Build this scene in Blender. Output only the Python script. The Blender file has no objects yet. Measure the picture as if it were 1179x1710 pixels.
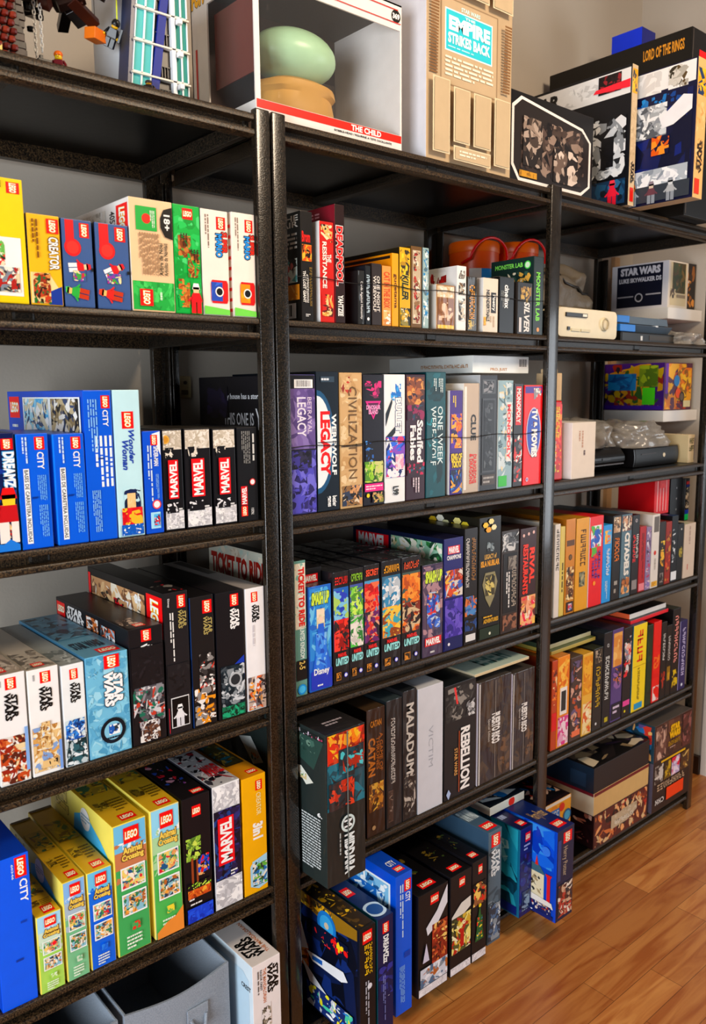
import bpy, bmesh, math, random
from mathutils import Vector, Matrix, Euler, noise

scene = bpy.context.scene
COL = scene.collection

# ------------------------------------------------------------------ camera, world, lights, exposure
cam_data = bpy.data.cameras.new('camera')
cam = bpy.data.objects.new('camera', cam_data)
COL.objects.link(cam)
cam_data.sensor_fit = 'HORIZONTAL'
cam_data.sensor_width = 36.0
cam_data.lens = 42.024
cam_data.clip_start = 0.05
YAW, PITCH, ROLL = 0.70988, 0.14498, -0.00937
dvec = Vector((math.sin(YAW) * math.cos(PITCH), math.cos(YAW) * math.cos(PITCH), -math.sin(PITCH)))
rvec = Vector((math.cos(YAW), -math.sin(YAW), 0.0))
uvec = rvec.cross(dvec)
r2 = rvec * math.cos(ROLL) + uvec * math.sin(ROLL)
u2 = -rvec * math.sin(ROLL) + uvec * math.cos(ROLL)
m = Matrix((r2, u2, -dvec)).transposed().to_4x4()
m.translation = Vector((-0.816, -1.1896, 1.3373))
cam.matrix_world = m
cam_data.dof.use_dof = True
cam_data.dof.focus_distance = 1.62
cam_data.dof.aperture_fstop = 9.0
scene.camera = cam

scene.view_settings.view_transform = 'Standard'
scene.view_settings.look = 'None'
scene.view_settings.gamma = 1.0
scene.view_settings.use_curve_mapping = False
scene.view_settings.exposure = 0.10

world = bpy.data.worlds.new('world')
scene.world = world
world.use_nodes = True
world.node_tree.nodes['Background'].inputs[0].default_value = (0.80, 0.76, 0.72, 1)
world.node_tree.nodes['Background'].inputs[1].default_value = 0.13


def area_light(name, loc, target, sx, sy, energy, col):
    ld = bpy.data.lights.new(name, 'AREA')
    ld.shape = 'RECTANGLE'
    ld.size, ld.size_y, ld.energy, ld.color = sx, sy, energy, col
    o = bpy.data.objects.new(name, ld)
    COL.objects.link(o)
    o.location = loc
    o.rotation_euler = (Vector(target) - Vector(loc)).to_track_quat('-Z', 'Y').to_euler()
    return o


# daylight through the window in the left wall, daylight through the door behind, warm ceiling lamp
area_light('window_daylight', (-2.95, -1.35, 1.02), (0.1, 0.1, 0.80), 1.5, 1.5, 122.0, (0.86, 0.93, 1.0))
area_light('ceiling_lamp_light', (0.55, -1.35, 2.60), (0.7, 0.1, 1.2), 0.55, 0.55, 36.0, (1.0, 0.80, 0.58))
area_light('balcony_door_daylight', (3.6, -2.3, 1.2), (1.6, 0.0, 0.6), 1.2, 1.8, 34.0, (0.86, 0.93, 1.0))

# ------------------------------------------------------------------ colours and materials


def lin(c):
    return c / 12.92 if c <= 0.04045 else ((c + 0.055) / 1.055) ** 2.4


def ink(h):
    # printed ink: strong contrast and saturation
    c = [int(h[i:i + 2], 16) / 255.0 for i in (0, 2, 4)]
    g = sum(c) / 3
    c = [min(max(g + (x - g) * 1.18, 0.0), 1.0) for x in c]
    c = [x + 0.30 * (x * x * (3 - 2 * x) - x) for x in c]
    return tuple(lin(min(x, 0.97)) for x in c) + (1.0,)


def rgb(h):
    return tuple(lin(int(h[i:i + 2], 16) / 255.0) for i in (0, 2, 4)) + (1.0,)


def new_mat(name, color='808080', rough=0.5, metal=0.0, spec=0.5):
    mt = bpy.data.materials.new(name)
    mt.use_nodes = True
    b = mt.node_tree.nodes['Principled BSDF']
    b.inputs['Base Color'].default_value = rgb(color)
    b.inputs['Roughness'].default_value = rough
    b.inputs['Metallic'].default_value = metal
    b.inputs['Specular IOR Level'].default_value = spec
    return mt, mt.node_tree, b


def noise_node(nt, scale, detail=3.0, coord='Object', stretch=None):
    tc = nt.nodes.new('ShaderNodeTexCoord')
    nz = nt.nodes.new('ShaderNodeTexNoise')
    nz.inputs['Scale'].default_value = scale
    nz.inputs['Detail'].default_value = detail
    if stretch:
        mp = nt.nodes.new('ShaderNodeMapping')
        mp.inputs['Scale'].default_value = stretch
        nt.links.new(tc.outputs[coord], mp.inputs[0])
        nt.links.new(mp.outputs[0], nz.inputs['Vector'])
    else:
        nt.links.new(tc.outputs[coord], nz.inputs['Vector'])
    return nz


def add_bump(nt, b, nz, strength, dist, sock='Normal'):
    bp = nt.nodes.new('ShaderNodeBump')
    bp.inputs['Strength'].default_value = strength
    bp.inputs['Distance'].default_value = dist
    nt.links.new(nz.outputs['Fac'], bp.inputs['Height'])
    nt.links.new(bp.outputs[0], b.inputs[sock])


def print_mat(name, rough, coat=0.0, crinkle=0.0):
    mt, nt, b = new_mat(name, 'ffffff', rough, 0.0, 0.35)
    at = nt.nodes.new('ShaderNodeAttribute')
    at.attribute_name = 'Col'
    nz = noise_node(nt, 35.0, 4.0)
    mr = nt.nodes.new('ShaderNodeMapRange')
    mr.inputs[3].default_value, mr.inputs[4].default_value = 0.90, 1.06
    nt.links.new(nz.outputs['Fac'], mr.inputs[0])
    mx = nt.nodes.new('ShaderNodeMix')
    mx.data_type = 'RGBA'
    mx.blend_type = 'MULTIPLY'
    mx.inputs[0].default_value = 1.0
    nt.links.new(at.outputs['Color'], mx.inputs[6])
    nt.links.new(mr.outputs[0], mx.inputs[7])
    nt.links.new(mx.outputs[2], b.inputs['Base Color'])
    if coat:
        b.inputs['Coat Weight'].default_value = coat
        b.inputs['Coat Roughness'].default_value = 0.07
        add_bump(nt, b, noise_node(nt, 22.0, 2.5, stretch=(1, 1, 0.35)), crinkle, 0.01, 'Coat Normal')
    return mt


M = {}
M['gloss'] = print_mat('glossy_printed_card', 0.34)
M['matte'] = print_mat('matte_printed_card', 0.55)
M['wrap'] = print_mat('shrink_wrapped_card', 0.5, 0.55, 0.9)
M['toy'] = print_mat('toy_plastic', 0.32)

mt, nt, b = new_mat('black_hammered_steel', '161412', 0.38, 0.0, 0.32)
nz = noise_node(nt, 420.0, 2.0)
cr = nt.nodes.new('ShaderNodeValToRGB')
cr.color_ramp.elements[0].position, cr.color_ramp.elements[0].color = 0.40, rgb('080705')
cr.color_ramp.elements[1].position, cr.color_ramp.elements[1].color = 0.72, rgb('342a1f')
nt.links.new(nz.outputs['Fac'], cr.inputs[0])
nt.links.new(cr.outputs[0], b.inputs['Base Color'])
add_bump(nt, b, nz, 0.35, 0.001)
M['steel'] = mt
M['beam'] = mt.copy()  # same paint as the posts; warm light on the lips put into lighter, tanner flecks
for nd in M['beam'].node_tree.nodes:
    if nd.type == 'VALTORGB':
        nd.color_ramp.elements[0].color, nd.color_ramp.elements[1].color = rgb('0d0a08'), rgb('55412b')
M['post'] = mt.copy()
b = M['post'].node_tree.nodes['Principled BSDF']
b.inputs['Roughness'].default_value = 0.24
b.inputs['Coat Weight'].default_value = 0.6
b.inputs['Coat Roughness'].default_value = 0.12
mt, nt, b = new_mat('black_shelf_panel', '060606', 0.32, 0.0, 0.35)
add_bump(nt, b, noise_node(nt, 60.0, 2.0), 0.08, 0.002)
M['panel'] = mt
mt, nt, b = new_mat('painted_wall', 'c9bfb2', 0.85)
nz = noise_node(nt, 3.0, 5.0)
cr = nt.nodes.new('ShaderNodeValToRGB')
cr.color_ramp.elements[0].color, cr.color_ramp.elements[1].color = rgb('ada396'), rgb('bab0a3')
nt.links.new(nz.outputs['Fac'], cr.inputs[0])
nt.links.new(cr.outputs[0], b.inputs['Base Color'])
add_bump(nt, b, noise_node(nt, 160.0, 3.0), 0.15, 0.002)
M['wall'] = mt
M['white_paint'] = new_mat('white_paint', 'e9e5df', 0.4)[0]
M['dark_wood'] = new_mat('dark_baseboard', '2c1a10', 0.4)[0]
mt, nt, b = new_mat('bare_wood', 'b58d63', 0.5)
M['bare_wood'] = mt
mt, nt, b = new_mat('clear_film', 'ffffff', 0.04)
b.inputs['Alpha'].default_value = 0.035
b.inputs['Specular IOR Level'].default_value = 1.0
add_bump(nt, b, noise_node(nt, 12.0, 2.0, stretch=(1, 1, 0.5)), 0.6, 0.02)
M['film'] = mt
mt, nt, b = new_mat('crumpled_bag', 'a39d95', 0.16)
b.inputs['Alpha'].default_value = 0.55
b.inputs['Specular IOR Level'].default_value = 0.9
M['bag'] = mt
mt, nt, b = new_mat('grey_felt', '8893a0', 0.95)
nz = noise_node(nt, 500.0, 3.0)
cr = nt.nodes.new('ShaderNodeValToRGB')
cr.color_ramp.elements[0].color, cr.color_ramp.elements[1].color = rgb('66707c'), rgb('a3aebb')
nt.links.new(nz.outputs['Fac'], cr.inputs[0])
nt.links.new(cr.outputs[0], b.inputs['Base Color'])
add_bump(nt, b, nz, 0.4, 0.002)
M['felt'] = mt
mt, nt, b = new_mat('quilted_pouch', '544b3e', 0.5)
add_bump(nt, b, noise_node(nt, 25.0, 3.0), 0.5, 0.01)
M['pouch'] = mt

# floor: narrow oak strips running along the shelves
mt, nt, b = new_mat('oak_strip_floor', 'b87a42', 0.33)
tc = nt.nodes.new('ShaderNodeTexCoord')
br = nt.nodes.new('ShaderNodeTexBrick')
br.offset, br.offset_frequency = 0.37, 2
br.inputs['Scale'].default_value = 1.0
br.inputs['Brick Width'].default_value = 0.42
br.inputs['Row Height'].default_value = 0.078
br.inputs['Mortar Size'].default_value = 0.0008
br.inputs['Color1'].default_value = rgb('cc8a48')
br.inputs['Color2'].default_value = rgb('ac6a32')
br.inputs['Mortar'].default_value = rgb('7c4a22')
nt.links.new(tc.outputs['Object'], br.inputs['Vector'])
ng = noise_node(nt, 3.2, 7.0, stretch=(1.2, 11.0, 1))
ng.inputs['Distortion'].default_value = 1.3
crg = nt.nodes.new('ShaderNodeValToRGB')
crg.color_ramp.elements[0].position, crg.color_ramp.elements[0].color = 0.34, rgb('cda27a')
crg.color_ramp.elements[1].position, crg.color_ramp.elements[1].color = 0.62, (1, 1, 1, 1)
nt.links.new(ng.outputs['Fac'], crg.inputs[0])
mx = nt.nodes.new('ShaderNodeMix')
mx.data_type, mx.blend_type = 'RGBA', 'MULTIPLY'
mx.inputs[0].default_value = 0.85
nt.links.new(br.outputs['Color'], mx.inputs[6])
nt.links.new(crg.outputs[0], mx.inputs[7])
nt.links.new(mx.outputs[2], b.inputs['Base Color'])
M['floor'] = mt

# ------------------------------------------------------------------ mesh helpers


class MB:
    """collects faces, each with its own printed colour, and links them as ONE mesh object"""

    def __init__(self):
        self.v, self.f, self.c = [], [], []

    def poly(self, pts, col):
        n = len(self.v)
        self.v += [tuple(p) for p in pts]
        self.f.append(tuple(range(n, n + len(pts))))
        self.c.append(ink(col) if isinstance(col, str) else col)

    def mesh(self, verts, faces, col):
        n = len(self.v)
        c = ink(col) if isinstance(col, str) else col
        self.v += [tuple(p) for p in verts]
        for f in faces:
            self.f.append(tuple(i + n for i in f))
            self.c.append(c)

    def box(self, x0, y0, z0, x1, y1, z1, col='808080', mat=None):
        vs = [Vector(p) for p in ((x0, y0, z0), (x1, y0, z0), (x1, y1, z0), (x0, y1, z0),
                                  (x0, y0, z1), (x1, y0, z1), (x1, y1, z1), (x0, y1, z1))]
        if mat is not None:
            vs = [mat @ p for p in vs]
        self.mesh(vs, ((0, 3, 2, 1), (4, 5, 6, 7), (0, 1, 5, 4), (1, 2, 6, 5), (2, 3, 7, 6), (3, 0, 4, 7)), col)

    def loops(self, loops, col, caps=(True, True)):
        n = len(loops[0])
        vs = [p for lp in loops for p in lp]
        fs = []
        for i in range(len(loops) - 1):
            for j in range(n):
                k = (j + 1) % n
                fs.append((i * n + j, i * n + k, (i + 1) * n + k, (i + 1) * n + j))
        if caps[0]:
            fs.append(tuple(reversed(range(n))))
        if caps[1]:
            fs.append(tuple(range((len(loops) - 1) * n, len(loops) * n)))
        self.mesh(vs, fs, col)

    def lathe(self, prof, col, c=(0, 0, 0), seg=24, caps=(True, True)):
        self.loops([[(c[0] + r * math.cos(2 * math.pi * j / seg), c[1] + r * math.sin(2 * math.pi * j / seg), c[2] + z)
                     for j in range(seg)] for r, z in prof], col, caps)

    def tube(self, pts, r, col, seg=8, closed=False):
        pts = [Vector(p) for p in pts]
        lps = []
        for i, p in enumerate(pts):
            a = pts[i - 1] if (i > 0 or closed) else p
            c = pts[(i + 1) % len(pts)] if (i < len(pts) - 1 or closed) else p
            d = (c - a).normalized()
            s = d.cross(Vector((0.13, 0.21, 0.97)))
            if s.length < 1e-3:
                s = d.cross(Vector((1, 0, 0)))
            s.normalize()
            t = s.cross(d)
            lps.append([p + (s * math.cos(2 * math.pi * j / seg) + t * math.sin(2 * math.pi * j / seg)) * r for j in range(seg)])
        if closed:
            lps.append(lps[0])
        self.loops(lps, col, (not closed, not closed))

    def ball(self, c, r, col, seg=16, rings=10, sc=(1, 1, 1)):
        lps = []
        for i in range(1, rings):
            a = math.pi * i / rings
            lps.append([(c[0] + sc[0] * r * math.sin(a) * math.cos(2 * math.pi * j / seg),
                         c[1] + sc[1] * r * math.sin(a) * math.sin(2 * math.pi * j / seg),
                         c[2] - sc[2] * r * math.cos(a)) for j in range(seg)])
        self.loops(lps, col)

    def build(self, name, mat='gloss', parent=None, loc=(0, 0, 0), bevel=0.0, smooth=False, seg=2):
        me = bpy.data.meshes.new(name)
        me.from_pydata(self.v, [], self.f)
        ca = me.color_attributes.new('Col', 'FLOAT_COLOR', 'CORNER')
        buf = []
        for f, c in zip(self.f, self.c):
            buf += list(c) * len(f)
        ca.data.foreach_set('color', buf)
        me.validate()
        if bevel:
            bm = bmesh.new()
            bm.from_mesh(me)
            bmesh.ops.remove_doubles(bm, verts=bm.verts, dist=1e-5)
            es = [e for e in bm.edges if len(e.link_faces) == 2 and e.calc_face_angle(0) > 0.5]
            bmesh.ops.bevel(bm, geom=es, offset=bevel, segments=seg, profile=0.5, affect='EDGES')
            bm.to_mesh(me)
            bm.free()
        if smooth:
            me.polygons.foreach_set('use_smooth', [True] * len(me.polygons))
            try:
                me.set_sharp_from_angle(angle=math.radians(50))
            except Exception:
                pass
        me.materials.append(M[mat])
        o = bpy.data.objects.new(name, me)
        COL.objects.link(o)
        o.location = loc
        if parent is not None:
            o.parent = parent
        return o


def tag(o, label=None, cat=None, group=None, kind=None):
    if label:
        o['label'] = label
    if cat:
        o['category'] = cat
    if group:
        o['group'] = group
    if kind:
        o['kind'] = kind
    return o


def empty(name, loc=(0, 0, 0)):
    o = bpy.data.objects.new(name, None)
    COL.objects.link(o)
    o.location = loc
    o.empty_display_size = 0.05
    return o


GL = {}


def glyphs(text, bold, shear=0.0):
    """flat letter shapes of a word, fitted to a unit box"""
    key = (text, bold, shear)
    if key in GL:
        return GL[key]
    cu = bpy.data.curves.new('word', 'FONT')
    cu.body = text
    cu.offset = bold
    cu.shear = shear
    cu.resolution_u = 2
    cu.space_line = 0.78
    cu.align_x = 'CENTER'
    ob = bpy.data.objects.new('word', cu)
    me = ob.to_mesh()
    vs = [(v.co.x, v.co.y) for v in me.vertices]
    fs = [tuple(p.vertices) for p in me.polygons]
    ob.to_mesh_clear()
    bpy.data.objects.remove(ob)
    bpy.data.curves.remove(cu)
    if not vs:
        GL[key] = ([], [])
        return GL[key]
    x0, x1 = min(v[0] for v in vs), max(v[0] for v in vs)
    y0, y1 = min(v[1] for v in vs), max(v[1] for v in vs)
    w, h = max(x1 - x0, 1e-4), max(y1 - y0, 1e-4)
    GL[key] = ([((v[0] - x0) / w, (v[1] - y0) / h) for v in vs], fs)
    return GL[key]


class Face:
    """one printed face of a carton: u to the viewer's right, v up"""

    def __init__(self, o, U, V, w, h):
        self.o, self.U, self.V, self.w, self.h = Vector(o), Vector(U), Vector(V), w, h
        self.N = self.U.cross(self.V)
        self.k = 1

    def pt(self, u, v, d):
        u = min(max(u * self.w, 0.0013), self.w - 0.0013)
        v = min(max(v * self.h, 0.0013), self.h - 0.0013)
        return self.o + self.U * u + self.V * v + self.N * d

    def next(self):
        self.k += 1
        return 0.00018 * self.k


PNAME = {'R': 'colour_band', 'T': 'lettering', 'P': 'picture', 'S': 'small_print', 'LG': 'logo', 'C': 'emblem', 'G': 'figure_print',
         'B': 'barcode', 'Y': 'lettering', 'Q': 'shape_print'}


def blob(mb, fc, rnd, cx, cy, rx, ry, rect, d, col):
    n = rnd.randint(4, 8)
    a0 = rnd.random() * 6.28
    tl = rnd.random() * 3.14
    asp = rnd.choice((1.0, 1.0, 1.6, 2.6, 3.6))
    ct, st = math.cos(tl), math.sin(tl)
    pts = []
    for i in range(n):
        a = a0 + 6.2832 * i / n
        k = 0.5 + 0.5 * rnd.random()
        p, q = k * math.cos(a) * asp ** .5, k * math.sin(a) / asp ** .7
        pts.append(fc.pt(min(max(cx + rx * (p * ct - q * st), rect[0]), rect[2]), min(max(cy + ry * (p * st + q * ct), rect[1]), rect[3]), d))
    mb.poly(pts, col)


def quad(mb, fc, u0, v0, u1, v1, d, col):
    mb.poly([fc.pt(u0, v0, d), fc.pt(u1, v0, d), fc.pt(u1, v1, d), fc.pt(u0, v1, d)], col)


def put_text(mb, fc, text, rect, rot, d, col, bold, shear=0.0, grow=0.0):
    vs, fs = glyphs(text, bold, shear)
    u0, v0, u1, v1 = rect
    gu, gv = grow / fc.w, grow / fc.h
    u0, v0, u1, v1 = u0 - gu, v0 - gv, u1 + gu, v1 + gv
    out = []
    for x, y in vs:
        if rot == 0:
            a, c = x, y
        elif rot == -90:
            a, c = y, 1 - x
        elif rot == 90:
            a, c = 1 - y, x
        else:
            a, c = 1 - x, 1 - y
        out.append(fc.pt(u0 + (u1 - u0) * a, v0 + (v1 - v0) * c, d))
    mb.mesh(out, fs, col)


def print_part(fc, el, root, fin, seed):
    k = el[0]
    mb = MB()
    d = fc.next()
    rnd = random.Random(seed)
    name = PNAME[k]
    if k == 'R':                                   # plain band
        _, _, u0, v0, u1, v1, col = el[:7]
        quad(mb, fc, u0, v0, u1, v1, d, col)
    elif k == 'Q':                                 # free polygon: points, colour
        mb.poly([fc.pt(u, v, d) for u, v in el[2]], el[3])
    elif k == 'C':                                 # disc, optional ring
        _, _, cu, cv, r, col = el[:6]
        for q, (rr, cc) in enumerate(((r, col),) + tuple((r * 0.72, x) for x in el[6:7])):
            mb.poly([fc.pt(cu + rr * math.cos(a * 0.2618) / fc.w, cv + rr * math.sin(a * 0.2618) / fc.h, d + q * 1e-4) for a in range(24)], cc)
    elif k == 'T':                                 # lettering: text, rect, colour, rotation, boldness, outline colour, shear
        _, _, text, u0, v0, u1, v1, col, rot = el[:9]
        bold = el[9] if len(el) > 9 else 0.02
        if len(el) > 10 and el[10]:
            put_text(mb, fc, text, (u0, v0, u1, v1), rot, d - 6e-5, el[10], bold + 0.035, el[11] if len(el) > 11 else 0, 0.0012)
        put_text(mb, fc, text, (u0, v0, u1, v1), rot, d, col, bold, el[11] if len(el) > 11 else 0)
    elif k == 'LG':                                # red square logo
        _, _, u0, v0, u1, v1, rot = el[:7]
        quad(mb, fc, u0, v0, u1, v1, d, 'd81a20')
        if rot in (90, -90):
            r = (u0 + (u1 - u0) * 0.24, v0 + (v1 - v0) * 0.1, u0 + (u1 - u0) * 0.76, v0 + (v1 - v0) * 0.9)
        else:
            r = (u0 + (u1 - u0) * 0.1, v0 + (v1 - v0) * 0.26, u0 + (u1 - u0) * 0.9, v0 + (v1 - v0) * 0.74)
        put_text(mb, fc, 'LEGO', r, rot, d + 3e-5, 'f2c81e', 0.075, 0.12, 0.0006)
        put_text(mb, fc, 'LEGO', r, rot, d + 6e-5, 'f8f8f8', 0.03, 0.12)
    elif k == 'S':                                 # small print: rect, colour, line count, direction
        _, _, u0, v0, u1, v1, col, n, vert = el[:9]
        for i in range(n):
            t = 0.0
            end = 1.0 if i < n - 1 else 0.6
            while t < end:
                L = rnd.uniform(0.05, 0.22)
                a, c = t, min(t + L, end)
                s0, s1 = (i + 0.25) / n, (i + 0.75) / n
                if vert:
                    quad(mb, fc, u1 - (u1 - u0) * s1, v1 - (v1 - v0) * c, u1 - (u1 - u0) * s0, v1 - (v1 - v0) * a, d, col)
                else:
                    quad(mb, fc, u0 + (u1 - u0) * a, v1 - (v1 - v0) * s1, u0 + (u1 - u0) * c, v1 - (v1 - v0) * s0, d, col)
                t += L + 0.03
    elif k == 'P':                                 # picture: rect, palette, count, size
        _, _, u0, v0, u1, v1, pal, n = el[:8]
        size = el[8] if len(el) > 8 else 0.35
        cs = pal.split()
        quad(mb, fc, u0, v0, u1, v1, d, cs[0])
        w, h = (u1 - u0) * fc.w, (v1 - v0) * fc.h
        s = min(w, h) * size * 0.62
        n = int(n * 2.4)
        for i in range(n):
            kk = 2.3 * (1 - i / n) ** 1.5 + 0.38
            blob(mb, fc, rnd, rnd.uniform(u0, u1), rnd.uniform(v0, v1), s * kk * rnd.uniform(0.5, 1.2) / fc.w,
                 s * kk * rnd.uniform(0.5, 1.2) / fc.h, (u0, v0, u1, v1), d + 0.8e-5 * (i + 1), rnd.choice(cs[1:]))
        fc.k += int(n * 0.8e-5 / 0.00018) + 1
    elif k == 'Y':                                 # lettering too blurred to read in the photograph: rect, colour, letters, direction
        _, _, u0, v0, u1, v1, col, n, vert = el[:9]
        for i in range(n):
            a0, a1 = (i + 0.10) / n, (i + 0.88) / n
            bars = [(0, 0, 1, .22), (0, .39, .8, .6), (0, .78, 1, 1), (0, 0, .28, 1), (.72, 0, 1, 1)]
            for (p0, q0, p1, q1) in rnd.sample(bars, 3):
                p0, p1 = a0 + (a1 - a0) * p0, a0 + (a1 - a0) * p1
                if vert:
                    quad(mb, fc, u0 + (u1 - u0) * q0, v1 - (v1 - v0) * p1, u0 + (u1 - u0) * q1, v1 - (v1 - v0) * p0, d, col)
                else:
                    quad(mb, fc, u0 + (u1 - u0) * p0, v0 + (v1 - v0) * q0, u0 + (u1 - u0) * p1, v0 + (v1 - v0) * q1, d, col)
    elif k == 'B':                                 # barcode
        _, _, u0, v0, u1, v1, vert = el[:7]
        quad(mb, fc, u0, v0, u1, v1, d, 'f0f0f0')
        t = 0.1
        while t < 0.88:
            w = rnd.uniform(0.012, 0.04)
            if vert:
                quad(mb, fc, u0 + (u1 - u0) * 0.1, v0 + (v1 - v0) * t, u0 + (u1 - u0) * 0.8, v0 + (v1 - v0) * (t + w), d + 4e-5, '181818')
            else:
                quad(mb, fc, u0 + (u1 - u0) * t, v0 + (v1 - v0) * 0.15, u0 + (u1 - u0) * (t + w), v0 + (v1 - v0) * 0.9, d + 4e-5, '181818')
            t += w + rnd.uniform(0.012, 0.04)
    elif k == 'G':                                 # a little generic toy figure: centre, size (m), head, torso, legs, hat, turn
        _, _, cu, cv, s, hd, to, lg, ht = el[:9]
        tr = math.radians(el[9]) if len(el) > 9 else 0.0

        def P(x, y):
            X, Y = x * math.cos(tr) - y * math.sin(tr), x * math.sin(tr) + y * math.cos(tr)
            return fc.pt(cu + X * s / fc.w, cv + Y * s / fc.h, d)
        for (pts, c) in ((((-.2, -.5), (-.02, -.5), (-.02, -.1), (-.2, -.1)), lg), (((.02, -.5), (.2, -.5), (.2, -.1), (.02, -.1)), lg),
                         (((-.22, -.1), (.22, -.1), (.14, .22), (-.14, .22)), to), (((-.16, .2), (-.2, .08), (-.36, -.06), (-.3, -.1), (-.18, .0)), to),
                         (((.16, .2), (.2, .08), (.36, -.06), (.3, -.1), (.18, .0)), to), (((-.11, .22), (.11, .22), (.13, .42), (-.13, .42)), hd),
                         (((-.16, .34), (.16, .34), (.1, .55), (-.1, .55)), ht)):
            mb.poly([P(*p) for p in pts], c)
    return mb.build(name, fin, root)


def carton(name, label, cat, group, pos, depth, cF, cL, cT, fin='gloss', art=(), rotz=0.0, bev=0.0012):
    """a printed box: pos = x0, x1, front y, bottom z, top z"""
    x0, x1, yf, z0, z1 = pos
    w, h = x1 - x0, z1 - z0
    bm = bmesh.new()
    bmesh.ops.create_cube(bm, size=1.0)
    for v in bm.verts:
        v.co = Vector(((v.co.x) * w, (v.co.y + 0.5) * depth, (v.co.z + 0.5) * h))
    bmesh.ops.bevel(bm, geom=list(bm.edges), offset=bev, segments=2, profile=0.6, affect='EDGES')
    me = bpy.data.meshes.new(name)
    bm.normal_update()
    bm.to_mesh(me)
    bm.free()
    ca = me.color_attributes.new('Col', 'FLOAT_COLOR', 'CORNER')
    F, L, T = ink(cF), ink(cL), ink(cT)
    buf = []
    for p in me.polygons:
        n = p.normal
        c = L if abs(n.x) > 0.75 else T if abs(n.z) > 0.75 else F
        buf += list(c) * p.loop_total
    ca.data.foreach_set('color', buf)
    me.materials.append(M[fin])
    o = bpy.data.objects.new(name, me)
    COL.objects.link(o)
    o.location = ((x0 + x1) / 2, yf, z0)
    o.rotation_euler = (0, 0, rotz)
    tag(o, label, cat, group)
    fcs = {'F': Face((-w / 2, 0, 0), (1, 0, 0), (0, 0, 1), w, h),
           'L': Face((-w / 2, depth, 0), (0, -1, 0), (0, 0, 1), depth, h),
           'R': Face((w / 2, 0, 0), (0, 1, 0), (0, 0, 1), depth, h),
           'T': Face((-w / 2, 0, h), (1, 0, 0), (0, 1, 0), w, depth)}
    for i, el in enumerate(art):
        print_part(fcs[el[1]], el, o, fin, hash_seed(label, i))
    return o


def hash_seed(s, i):
    n = 7 + i * 131
    for ch in s:
        n = (n * 31 + ord(ch)) % 1000003
    return n


# ------------------------------------------------------------------ the setting
def plain_box(name, x0, y0, z0, x1, y1, z1, mat, kind='structure', bevel=0.0):
    mb = MB()
    mb.box(x0, y0, z0, x1, y1, z1)
    return tag(mb.build(name, mat, bevel=bevel), kind=kind)


plain_box('floor', -3.2, -3.4, -0.05, 4.2, 0.47, 0.0, 'floor')
plain_box('wall_back', -3.2, 0.43, 0.0, 1.88, 0.55, 2.72, 'wall')
plain_box('wall_right', 1.88, 0.09, 0.0, 2.02, 0.55, 2.72, 'wall')
plain_box('baseboard_right', 1.862, 0.09, 0.0, 1.88, 0.43, 0.065, 'dark_wood')
plain_box('trim_1', 1.745, 0.415, 0.0, 1.775, 0.43, 1.78, 'bare_wood')
plain_box('wall_far', 1.872, 0.045, 0.0, 4.2, 0.088, 2.72, 'white_paint')
plain_box('ceiling', -3.3, -3.4, 2.72, 4.2, 0.55, 2.80, 'wall')
plain_box('wall_left', -3.3, -3.4, 0.0, -3.2, 0.55, 2.72, 'wall')
mbw = MB()
for a in ((-3.2, -2.15, 0.2, -3.16, -2.08, 2.1), (-3.2, -0.62, 0.2, -3.16, -0.55, 2.1), (-3.2, -2.15, 0.13, -3.16, -0.55, 0.2), (-3.2, -2.15, 2.1, -3.16, -0.55, 2.17), (-3.2, -1.38, 0.2, -3.16, -1.32, 2.1)):
    mbw.box(*a)
tag(mbw.build('window_1', 'white_paint'), kind='structure')

# ------------------------------------------------------------------ the shelving
DK = [1.7914, 1.4625, 1.115, 0.7693, 0.416, 0.07]


def beam_mesh(root, x0, x1, ztop, yface, sgn):
    prof = [(0.020, -0.001), (0.0015, 0.0), (0.0, -0.0015), (0.0, -0.0095), (0.0165, -0.0110), (0.0168, -0.0240),
            (0.0005, -0.0245), (-0.001, -0.027), (-0.001, -0.0325), (0.002, -0.035), (0.020, -0.035)]
    mb = MB()
    L = [[(x, yface + sgn * p[0], ztop + p[1]) for p in prof] for x in (x0, x1)]
    if sgn < 0:
        L = [list(reversed(l)) for l in L]
    mb.loops(L, '808080')
    return mb.build('beam', 'beam', root, smooth=True)


def shelf(root, x0, x1, z):
    mb = MB()
    mb.box(x0 + 0.0008, 0.012, z - 0.006, x1 - 0.0008, 0.388, z - 0.0005)
    pan = mb.build('shelf_panel', 'panel', root, bevel=0.0008)
    beam_mesh(pan, x0 + 0.0005, x1 - 0.0005, z, 0.0, 1)
    beam_mesh(pan, x0 + 0.0005, x1 - 0.0005, z, 0.4, -1)
    for xb in (x0 + 0.001, x1 - 0.013):
        mb = MB()
        mb.box(xb, 0.014, z - 0.035, xb + 0.012, 0.386, z - 0.0065)
        mb.build('side_rail', 'steel', pan, bevel=0.002)
    mb = MB()
    xc = (x0 + x1) / 2
    mb.box(xc - 0.016, 0.014, z - 0.024, xc + 0.016, 0.386, z - 0.0065)
    mb.build('cross_brace', 'steel', pan, bevel=0.004)
    return pan


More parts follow.
